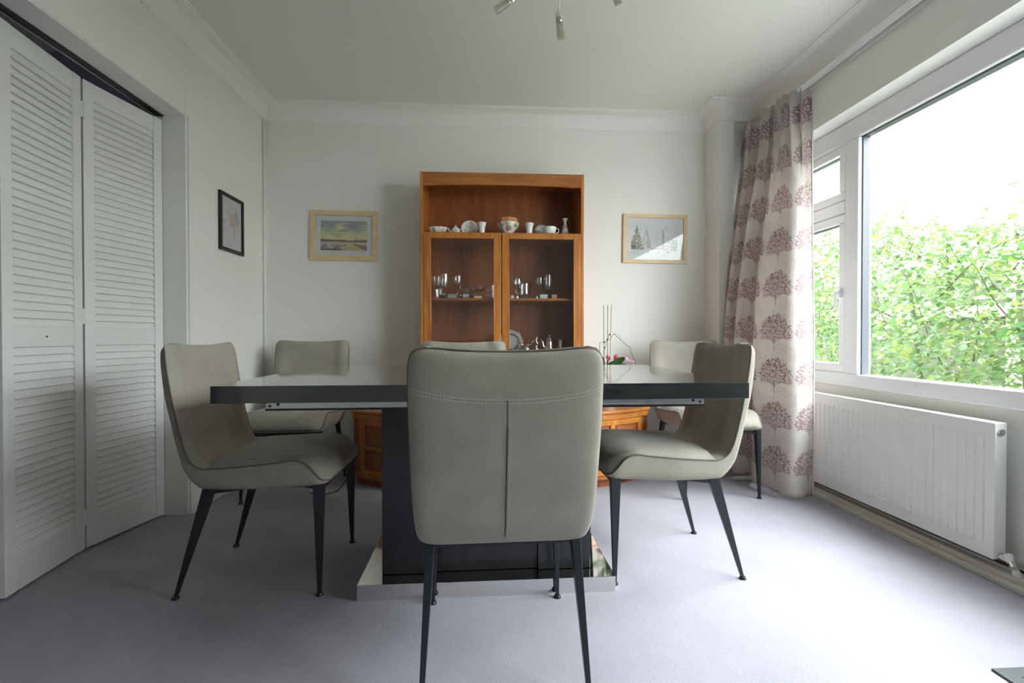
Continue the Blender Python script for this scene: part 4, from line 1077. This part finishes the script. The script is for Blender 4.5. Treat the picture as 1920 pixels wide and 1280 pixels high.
def church(u, v):
    P_ = srgb(222, 226, 222); c = blend(P_, srgb(205, 214, 214), max(0, min(1, 0.4 + N(u, v, 3))))
    def tri(cx, w, b0, h): return abs(u - cx) < w * (1 - (v - b0) / h) and b0 < v < b0 + h
    if tri(0.115, 0.16, 0.16, 0.78) and N(u * 22, v * 18, 1, 3) > -0.22: c = blend(srgb(98, 112, 78), srgb(140, 150, 118), max(0, min(1, 0.5 + N(u * 12, v * 12, 1.5))))
    if 0.18 < v < 0.34 and u < 0.1 and N(u * 20, v * 20) > -0.2: c = srgb(60, 58, 48)
    if 0.86 < u + 0.02 < 1.0 and 0.12 < v < 0.50 - 2 * (u - 0.9) ** 2 and N(u * 25, v * 18, 1, 6) > -0.25: c = blend(srgb(118, 140, 115), srgb(140, 138, 142), N(u * 9, v * 9) + 0.5)
    if tri(0.295, 0.09, 0.42, 0.34) : c = blend(c, srgb(190, 188, 195), 0.6)
    if abs(u - (0.31 + (0.78 - v) * 0.22)) < 0.010 and 0.42 < v < 0.78: c = srgb(145, 135, 120)
    if 0.22 < u < 0.42 and 0.18 < v < 0.45 and N(u * 8, v * 8) > -0.1: c = blend(c, srgb(195, 183, 178), 0.7)
    if 0.34 < u < 0.42 and 0.2 < v < 0.48: c = blend(c, srgb(150, 140, 125), 0.5)
    if tri(0.67, 0.03, 0.55, 0.30): c = srgb(165, 165, 160)
    if 0.645 < u < 0.70 and 0.20 < v < 0.58: c = blend(c, srgb(170, 160, 145), 0.7)
    if 0.42 < u < 0.72 and abs(v - 0.19) < 0.012: c = srgb(175, 160, 155)
    if 0.36 < u < 0.60 and 0.30 < v < 0.72 and N(u * 3, v * 3, 1, 2) > -0.6: c = blend(c, srgb(210, 214, 212), 0.5)
    if math.hypot(u - 0.80, (v - 0.40) * 0.6) < 0.016: c = srgb(62, 80, 72)
    if 0.70 < u < 0.86 and 0.15 < v < 0.30 and N(u * 20, v * 20) > 0.05: c = blend(c, srgb(165, 155, 145), 0.7)
    for a in (0.355, 0.585, 0.76, 0.80):
        if abs(u - a) < 0.008 and abs(v - 0.09) < 0.03: c = srgb(110, 105, 105)
    return c
def botanical(u, v):
    c = srgb(206, 204, 210)
    for (a, b_, r1, r2, cc) in ((0.55, 0.60, 0.17, 0.13, srgb(165, 130, 115)), (0.78, 0.62, 0.13, 0.16, srgb(120, 150, 115)), (0.72, 0.76, 0.07, 0.12, srgb(140, 140, 100)),
                                (0.12, 0.50, 0.09, 0.05, srgb(130, 120, 135)), (0.06, 0.33, 0.14, 0.07, srgb(225, 130, 90)), (0.76, 0.44, 0.14, 0.08, srgb(205, 160, 150)),
                                (0.62, 0.34, 0.05, 0.11, srgb(135, 145, 105)), (0.45, 0.82, 0.05, 0.03, srgb(150, 150, 158)), (0.35, 0.70, 0.10, 0.05, srgb(160, 150, 120)), (0.52, 0.48, 0.12, 0.03, srgb(110, 115, 85))):
        q = ((u - a) / r1) ** 2 + ((v - b_) / r2) ** 2 + 0.9 * N(u * 5, v * 6, 1.5, a * 9)
        if q < 1: c = blend(cc, c, 0.25 + 0.3 * max(0, q))
    return c
picture('framed_seascape', -0.226, 0.226, -0.171, 0.171, 0.034, 0.018, 'pine', 'seascape watercolour in a pale wood frame, left of the cabinet', 0.036, seascape, 150, 110, loc=(-0.960, YB, 1.590), tilt=0.012)
picture('framed_church_drawing', -0.232, 0.232, -0.174, 0.174, 0.026, 0.018, 'pine', 'church and trees watercolour in a pale wood frame, right of the cabinet', 0.034, church, 150, 110, loc=(1.213, YB, 1.594), tilt=0.010)
picture('framed_botanical', -0.130, 0.130, -0.166, 0.166, 0.020, 0.016, 'black', 'flower print in a thin black frame on the left wall', 0.002, botanical, 70, 90, loc=(XL, 2.883, 1.557), rotz=R(90))

# ------------------------------------------------------------------ orchid on the right end of the sideboard
orc = thing('potted_orchid', 'orchid with magenta flowers, three canes and bare arching stems, on the sideboard', 'orchid', (0.780, 2.99, 0.4585))
o = lathed('pot', [(0, 0), (0.045, 0), (0.048, 0.004), (0.062, 0.115), (0.066, 0.120), (0.060, 0.120), (0.056, 0.110), (0, 0.108)], 36, 'pot', orc)
bm = B(); lathe(bm, [(0.058, 0.109), (0.03, 0.114), (0, 0.112)], 24); obj('bark', bm, 'soil', orc)
for (x0, x1, zt, mt) in ((-0.016, -0.020, 0.640, 'cane_g'), (0.006, 0.006, 0.641, 'cane_g'), (0.018, 0.030, 0.646, 'cane')):
    bm = B(); tube(bm, [(x0, 0, 0.10), (x1, 0, zt)], 0.0021, 8); obj('cane', bm, mt, orc, smooth=True)
def crook(pts, n_=6, amp=0.004, seed=1):
    out = []
    for a, c in zip(pts, pts[1:]):
        for k in range(n_):
            t = k / n_; q = [a[i] + (c[i] - a[i]) * t for i in range(3)]
            rr = noise.noise(Vector((q[0] * 60 + seed, q[2] * 60, 1))) * amp
            out.append((q[0] + rr, q[1], q[2] + noise.noise(Vector((q[2] * 60, q[0] * 60, seed))) * amp))
    out.append(pts[-1]); return out
bm = B(); tube(bm, crook([(-0.05, 0, 0.11), (-0.050, 0, 0.267), (-0.045, 0, 0.402), (0.020, 0, 0.422), (0.045, 0, 0.459), (0.070, 0, 0.437), (0.105, 0, 0.407), (0.135, 0, 0.382), (0.150, 0, 0.377), (0.160, 0, 0.342), (0.178, 0, 0.292), (0.200, 0, 0.237)]), 0.0016, 6)
obj('flower_stem', bm, 'stem', orc, smooth=True)
bm = B(); tube(bm, crook([(-0.014, 0, 0.11), (-0.016, 0, 0.347), (0.0, 0, 0.407), (0.018, 0, 0.452)], seed=5), 0.0013, 6)
obj('flower_stem', bm, 'stem', orc, smooth=True)
bm = B(); tube(bm, crook([(0.045, 0, 0.459), (0.082, 0.01, 0.453), (0.092, 0.01, 0.432), (0.097, 0.01, 0.422)], seed=8), 0.0008, 5); obj('twig', bm, 'stem', orc)
for (x, z) in ((0.019, 0.453), (-0.015, 0.403), (-0.016, 0.371), (0.004, 0.423)):
    bm = B(); lathe(bm, [(0, -0.005), (0.005, -0.003), (0.006, 0.001), (0.003, 0.005), (0, 0.006)], 10, (x, -0.001, z)); obj('clip', bm, 'stem', orc)
def leaf_bm(L, W, az, el, bend, org=(0, 0, 0)):
    bm = B(); nn = 14; rows = []
    d = Vector((math.cos(az), math.sin(az), 0)); sdir = Vector((-math.sin(az), math.cos(az), 0))
    p = Vector(org); a = el
    for i in range(nn + 1):
        t = i / nn; w = W * math.sin(PI * min(1, t * 0.94 + 0.06)) ** 0.75 if t < 1 else 0.001
        rows.append([bm.verts.new(p + sdir * (w * c) + Vector((0, 0, 0.18 * w * abs(c)))) for c in (-1, -0.5, 0, 0.5, 1)])
        p = p + (d * math.cos(a) + Vector((0, 0, math.sin(a)))) * (L / nn); a -= bend / nn
    for q, r in zip(rows, rows[1:]):
        for k in range(4): bm.faces.new((q[k], q[k + 1], r[k + 1], r[k]))
    return bm
def flat_leaf(x0, z0, ang, L, W, bend, yy):
    """broad leaf shown face on: grows from (x0, z0) at ang, curving by bend, leaning slightly forward"""
    bm = B(); nn = 16; rows = []; x, z, a = x0, z0, ang
    for i in range(nn + 1):
        t = i / nn; w = W * math.sin(PI * min(1.0, 0.10 + 0.90 * t ** 1.15)) ** 0.7 if i < nn else 0.0008
        rows.append([bm.verts.new((x - math.sin(a) * w * c, yy - 0.05 * t * t - 0.15 * w * abs(c), z + math.cos(a) * w * c)) for c in (-1, -0.5, 0, 0.5, 1)])
        x += math.cos(a) * L / nn; z += math.sin(a) * L / nn; a -= bend / nn
    for q, r in zip(rows, rows[1:]):
        for k in range(4): bm.faces.new((q[k], q[k + 1], r[k + 1], r[k]))
    return bm
for args in ((0.012, 0.215, R(62), 0.135, 0.026, R(35), -0.01), (0.015, 0.215, R(45), 0.140, 0.020, R(70), -0.03), (0.005, 0.20, R(70), 0.10, 0.022, R(10), 0.02),
             (-0.012, 0.235, R(105), 0.185, 0.022, R(-60), 0.01), (-0.01, 0.18, R(160), 0.11, 0.022, R(-50), -0.02), (0.01, 0.17, R(20), 0.13, 0.024, R(60), 0.0)):
    o = obj('leaf', flat_leaf(*args), 'leaf_o', orc, smooth=True); md = o.modifiers.new('t', 'SOLIDIFY'); md.thickness = 0.002
bm = B(); tube(bm, [(0, 0, 0.11), (0.0, 0, 0.20), (0.008, 0, 0.29)], [0.010, 0.009, 0.006], 10); obj('crown', bm, 'leaf_o', orc, smooth=True)
def flower(cx, cz, s, mat, ay=0.0, yy=-0.02):
    bm = B()
    for k, (L, W) in enumerate(((1, 0.62), (0.85, 0.42), (0.85, 0.42), (0.95, 0.34), (0.95, 0.34))):
        an = {0: 90, 1: 18, 2: 162, 3: -50, 4: 230}[k]; a = R(an) + ay
        c0 = bm.verts.new((cx, yy, cz)); ring = []
        for i in range(11):
            t = PI * i / 10; r = s * L * (0.5 - 0.5 * math.cos(t)); w = s * W * math.sin(t) * 0.5
            ring.append((r, w))
        left_ = [bm.verts.new((cx + math.cos(a) * r - math.sin(a) * w, yy - 0.006 + 0.2 * r, cz + math.sin(a) * r + math.cos(a) * w)) for r, w in ring[1:]]
        right_ = [bm.verts.new((cx + math.cos(a) * r + math.sin(a) * w, yy - 0.006 + 0.2 * r, cz + math.sin(a) * r - math.cos(a) * w)) for r, w in ring[1:-1]]
        right_ = right_ + [left_[-1]]
        for i in range(len(left_) - 1):
            try: bm.faces.new((left_[i], left_[i + 1], right_[i + 1], right_[i]) if right_[i + 1] is not left_[i + 1] else (left_[i], left_[i + 1], right_[i]))
            except ValueError: pass
        bm.faces.new((c0, left_[0], right_[0]))
    lathe(bm, [(0, -0.004), (0.004, -0.002), (0.004, 0.002), (0, 0.005)], 8, (cx, yy - 0.008, cz))
    return bm
for (x, z, s, mt, a) in ((0.002, 0.308, 0.019, 'petal', 0.3), (0.012, 0.300, 0.015, 'petal', 1.0), (0.052, 0.310, 0.022, 'petal', -0.2), (0.052, 0.296, 0.015, 'petal', 0.9),
                         (0.120, 0.296, 0.022, 'petal_p', 0.5), (0.140, 0.284, 0.018, 'petal_p', 1.4), (0.162, 0.278, 0.013, 'petal_p', 0.0)):
    o = obj('flower', flower(x, z, s, mt, a), mt, orc, smooth=True); md = o.modifiers.new('t', 'SOLIDIFY'); md.thickness = 0.001

# ------------------------------------------------------------------ ceiling light
lamp = thing('ceiling_light', 'chrome ceiling light with glass tube shades on thin wire arms', 'ceiling light', (0.295, 1.62, ZC))
lathed('ceiling_plate', [(0, -0.028), (0.05, -0.026), (0.062, -0.012), (0.064, -0.0005), (0, -0.0005)], 32, 'chrome', lamp)
lathed('hub', [(0, -0.11), (0.018, -0.105), (0.022, -0.085), (0.012, -0.07), (0.010, -0.028), (0, -0.028)], 24, 'chrome', lamp)
M['tube_glass'] = thin_glass('frosted_tube_glass', (0.85, 0.84, 0.78), 1.5, 1.2, 0.1)
_n = M['tube_glass'].node_tree.nodes; _l = M['tube_glass'].node_tree.links
_o = [q for q in _n if q.type == 'OUTPUT_MATERIAL'][0]; _src = _o.inputs[0].links[0].from_socket
_d = _n.new('ShaderNodeBsdfTranslucent'); _d.inputs[0].default_value = (0.85, 0.85, 0.78, 1); _d2 = _n.new('ShaderNodeBsdfDiffuse'); _d2.inputs[0].default_value = (0.85, 0.85, 0.78, 1)
_a = _n.new('ShaderNodeMixShader'); _m = _n.new('ShaderNodeMixShader'); _m.inputs[0].default_value = 0.16
_l.new(_d.outputs[0], _a.inputs[1]); _l.new(_d2.outputs[0], _a.inputs[2]); _l.new(_src, _m.inputs[1]); _l.new(_a.outputs[0], _m.inputs[2]); _l.new(_m.outputs[0], _o.inputs[0])
def lamp_arm(cap, axis):
    cap = Vector(cap) - Vector(lamp.location); ax = Vector(axis).normalized()
    hub = Vector((0, 0, -0.09)); mid = (hub + cap) / 2 + Vector((0, 0, 0.05))
    pts = []
    for i in range(13):
        t = i / 12; pts.append(tuple(hub * (1 - t) ** 2 + mid * 2 * t * (1 - t) + cap * t ** 2))
    a = obj('arm', tube(B(), pts, 0.0022, 8), 'chrome', lamp, smooth=True)
    rot = ax.to_track_quat('Z', 'Y').to_matrix().to_4x4()
    bm = lathe(B(), [(0, -0.002), (0.012, -0.001), (0.0135, 0.002), (0.0135, 0.034), (0.012, 0.036), (0, 0.036)], 24); bm.transform(Matrix.Translation(cap) @ rot)
    obj('lamp_holder', bm, 'chrome', a, smooth=True, autosmooth=40)
    bm = lathe(B(), [(0, 0.030), (0.0135, 0.034), (0.0145, 0.090), (0.0125, 0.090), (0.0115, 0.036)], 24); bm.transform(Matrix.Translation(cap) @ rot)
    s = obj('glass_shade', bm, 'tube_glass', a, smooth=True, autosmooth=40)
    bm = lathe(B(), [(0, 0.036), (0.004, 0.036), (0.005, 0.06), (0, 0.066)], 12); bm.transform(Matrix.Translation(cap) @ rot)
    return s
lamp_arm((0.282, 1.80, 2.128), (0.13, 0.18, -1))
lamp_arm((0.117, 1.78, 2.165), (-0.75, 0.0, -0.55))
lamp_arm((0.470, 1.76, 2.235), (0.38, 0.25, -0.75))
lamp_arm((0.14, 1.46, 2.20), (-0.5, -0.5, -0.7))
lamp_arm((0.45, 1.46, 2.20), (0.5, -0.5, -0.7))

# ------------------------------------------------------------------ floor plate near the right foreground
fv = thing('floor_vent', 'grey slotted floor plate at the bottom right of the carpet', 'floor vent', (1.364, 1.194, 0))
bm = B(); box(bm, 0, 0.30, -0.20, 0, 0, 0.006); obj('plate', bm, 'rubber', fv, bevel=0.002)
bm = B()
for i in range(5): box(bm, 0.045, 0.255, -0.045 - i * 0.03, -0.036 - i * 0.03, 0.0045, 0.0068)
obj('slot', bm, 'dark', fv)

# ------------------------------------------------------------------ cable on the floor by the chairs
bm = B(); tube(bm, [(-0.93, 3.30, 0.08), (-0.92, 3.25, 0.008), (-0.86, 3.02, 0.005), (-0.85, 2.80, 0.005), (-0.92, 2.72, 0.005), (-1.0, 2.78, 0.005)], 0.003, 6)
tag(obj('power_cord', bm, 'dark', smooth=True), 'thin dark cord on the carpet between corner chair and sideboard', 'cord')

# ------------------------------------------------------------------ garden beyond the window
bm = B(); box(bm, 2.10, 14, -12, 14, -0.45, -0.35); box(bm, -8, 2.10, -12, -3.0, -0.45, -0.35)  # added out of view, pale so it throws daylight up to soffit and ceiling
struct(obj('unseen_bounce_ground', bm, 'bounce_ground'), 'unseen ground outside the window, made pale to bounce daylight indoors', 'unseen_bounce_ground')
fn = thing('garden_fence', 'pale pink-brown timber fence behind the climbing shrub', 'fence', (0, 0, 0))
for y in (0.2, 2.2, 4.2, 6.3, 8.4):
    bm = B(); box(bm, 5.05, 5.17, y, y + 0.12, -0.35, 2.75); obj('post', bm, 'fence', fn, bevel=0.005)
for z0, z1 in ((0.2, 0.30), (1.10, 1.22), (1.95, 2.05), (2.36, 2.48)):
    bm = B(); box(bm, 5.02, 5.06, -2, 10, z0, z1); obj('rail', bm, 'fence', fn)
bm = B(); box(bm, 5.10, 5.13, -2, 10, -0.35, 1.62); obj('boarding', bm, 'dark_boards', fn)

shrub = thing('climbing_shrub', 'large bright green leafy climbing shrub outside the window', 'shrub', (3.4, 3.6, -0.35))
def top_z(y):
    return 1.72 + 0.20 * math.sin(y * 1.7 + 0.6) + 0.12 * noise.noise(Vector((y * 2.2, 0, 5)))
rnd = random.Random(11)
bm = B()
def add_leaf(p, L, W, q):
    pts = [(0, 0, 0), (0.30, 0.42, 0.05), (0.62, 0.50, 0.03), (1.0, 0, -0.08), (0.62, -0.50, 0.03), (0.30, -0.42, 0.05), (0.5, 0, -0.02)]
    vs = [bm.verts.new(p + q @ Vector((x * L, y * W, z * L))) for x, y, z in pts]
    for a, c in ((0, 1), (1, 2), (2, 3), (3, 4), (4, 5), (5, 0)): bm.faces.new((vs[a], vs[c], vs[6]))
from mathutils import Euler
for i in range(42000):
    y = rnd.uniform(1.0, 7.2); deep = rnd.random() ** 1.3
    zt = top_z(y); h = rnd.random()
    z = -0.30 + (zt + 0.30) * h ** 0.62
    bulge = 0.30 * math.sin(PI * min(1, h)) + 0.15 * noise.noise(Vector((y * 1.6, z * 1.6, 1)))
    x = 3.15 - bulge + deep * 1.25 + max(0, h - 0.8) * 0.5
    if noise.noise(Vector((x * 3, y * 3, z * 3))) < -0.28: continue
    L = rnd.uniform(0.030, 0.060); 
    if rnd.random() < 0.06: L *= 1.7
    q = Euler((rnd.gauss(0, 0.5), rnd.uniform(-0.2, 0.9), rnd.uniform(0, 6.28))).to_quaternion()
    add_leaf(Vector((x, y, z)) - Vector((3.4, 3.6, -0.35)), L, L * rnd.uniform(0.45, 0.75), q)
sprigs = []
for i in range(60):
    y = rnd.uniform(1.6, 6.2); x = rnd.uniform(2.95, 3.7); p = Vector((x, y, top_z(y) - 0.25)); d = Vector((rnd.uniform(-0.3, 0.3), rnd.uniform(-0.7, 0.7), rnd.uniform(0.5, 1.1))).normalized(); pts = []
    for k in range(8):
        q0 = p - Vector((3.4, 3.6, -0.35)); pts.append(tuple(q0))
        for _ in range(3):
            L = rnd.uniform(0.028, 0.055); add_leaf(q0 + Vector((rnd.uniform(-1, 1), rnd.uniform(-1, 1), rnd.uniform(-1, 1))) * 0.02, L, L * 0.6, Euler((rnd.gauss(0, 0.6), rnd.uniform(-0.3, 0.9), rnd.uniform(0, 6.28))).to_quaternion())
        p = p + d * rnd.uniform(0.04, 0.075); d = (d + Vector((0, rnd.uniform(-0.3, 0.3), rnd.uniform(-0.3, 0.05)))).normalized()
    sprigs.append(pts)
o = obj('foliage', bm, 'leaf', shrub); o['kind'] = 'stuff'
twigs = B()
for i in range(70):
    y = rnd.uniform(1.4, 6.8); x = 3.0 + rnd.uniform(0, 0.5); z0 = rnd.uniform(0.2, 1.3)
    p = Vector((x, y, z0)); d = Vector((rnd.uniform(-0.3, 0.3), rnd.uniform(-1, 1), rnd.uniform(0.1, 1.0))).normalized(); pts = []
    for k in range(9):
        pts.append(tuple(p - Vector((3.4, 3.6, -0.35)))); p = p + d * 0.10; d = (d + Vector((0, rnd.uniform(-0.2, 0.2), rnd.uniform(-0.25, 0.12)))).normalized()
    tube(twigs, pts, [0.006 - 0.0005 * k for k in range(9)], 5)
for pts in sprigs: tube(twigs, pts, [0.0035 - 0.0003 * k for k in range(8)], 5)
obj('branches', twigs, 'bark', shrub, smooth=True)
bm = B()
for i in range(6):
    y = -1.6 + i * 0.75; tube(bm, [(0.15, y, 0.0), (0.1, y + 0.1, 0.8), (-0.05, y + 0.05, 1.6)], [0.03, 0.022, 0.012], 8)
obj('trunk', bm, 'bark', shrub, smooth=True)

# names given by Blender to copies stay; top-level light portals need no label
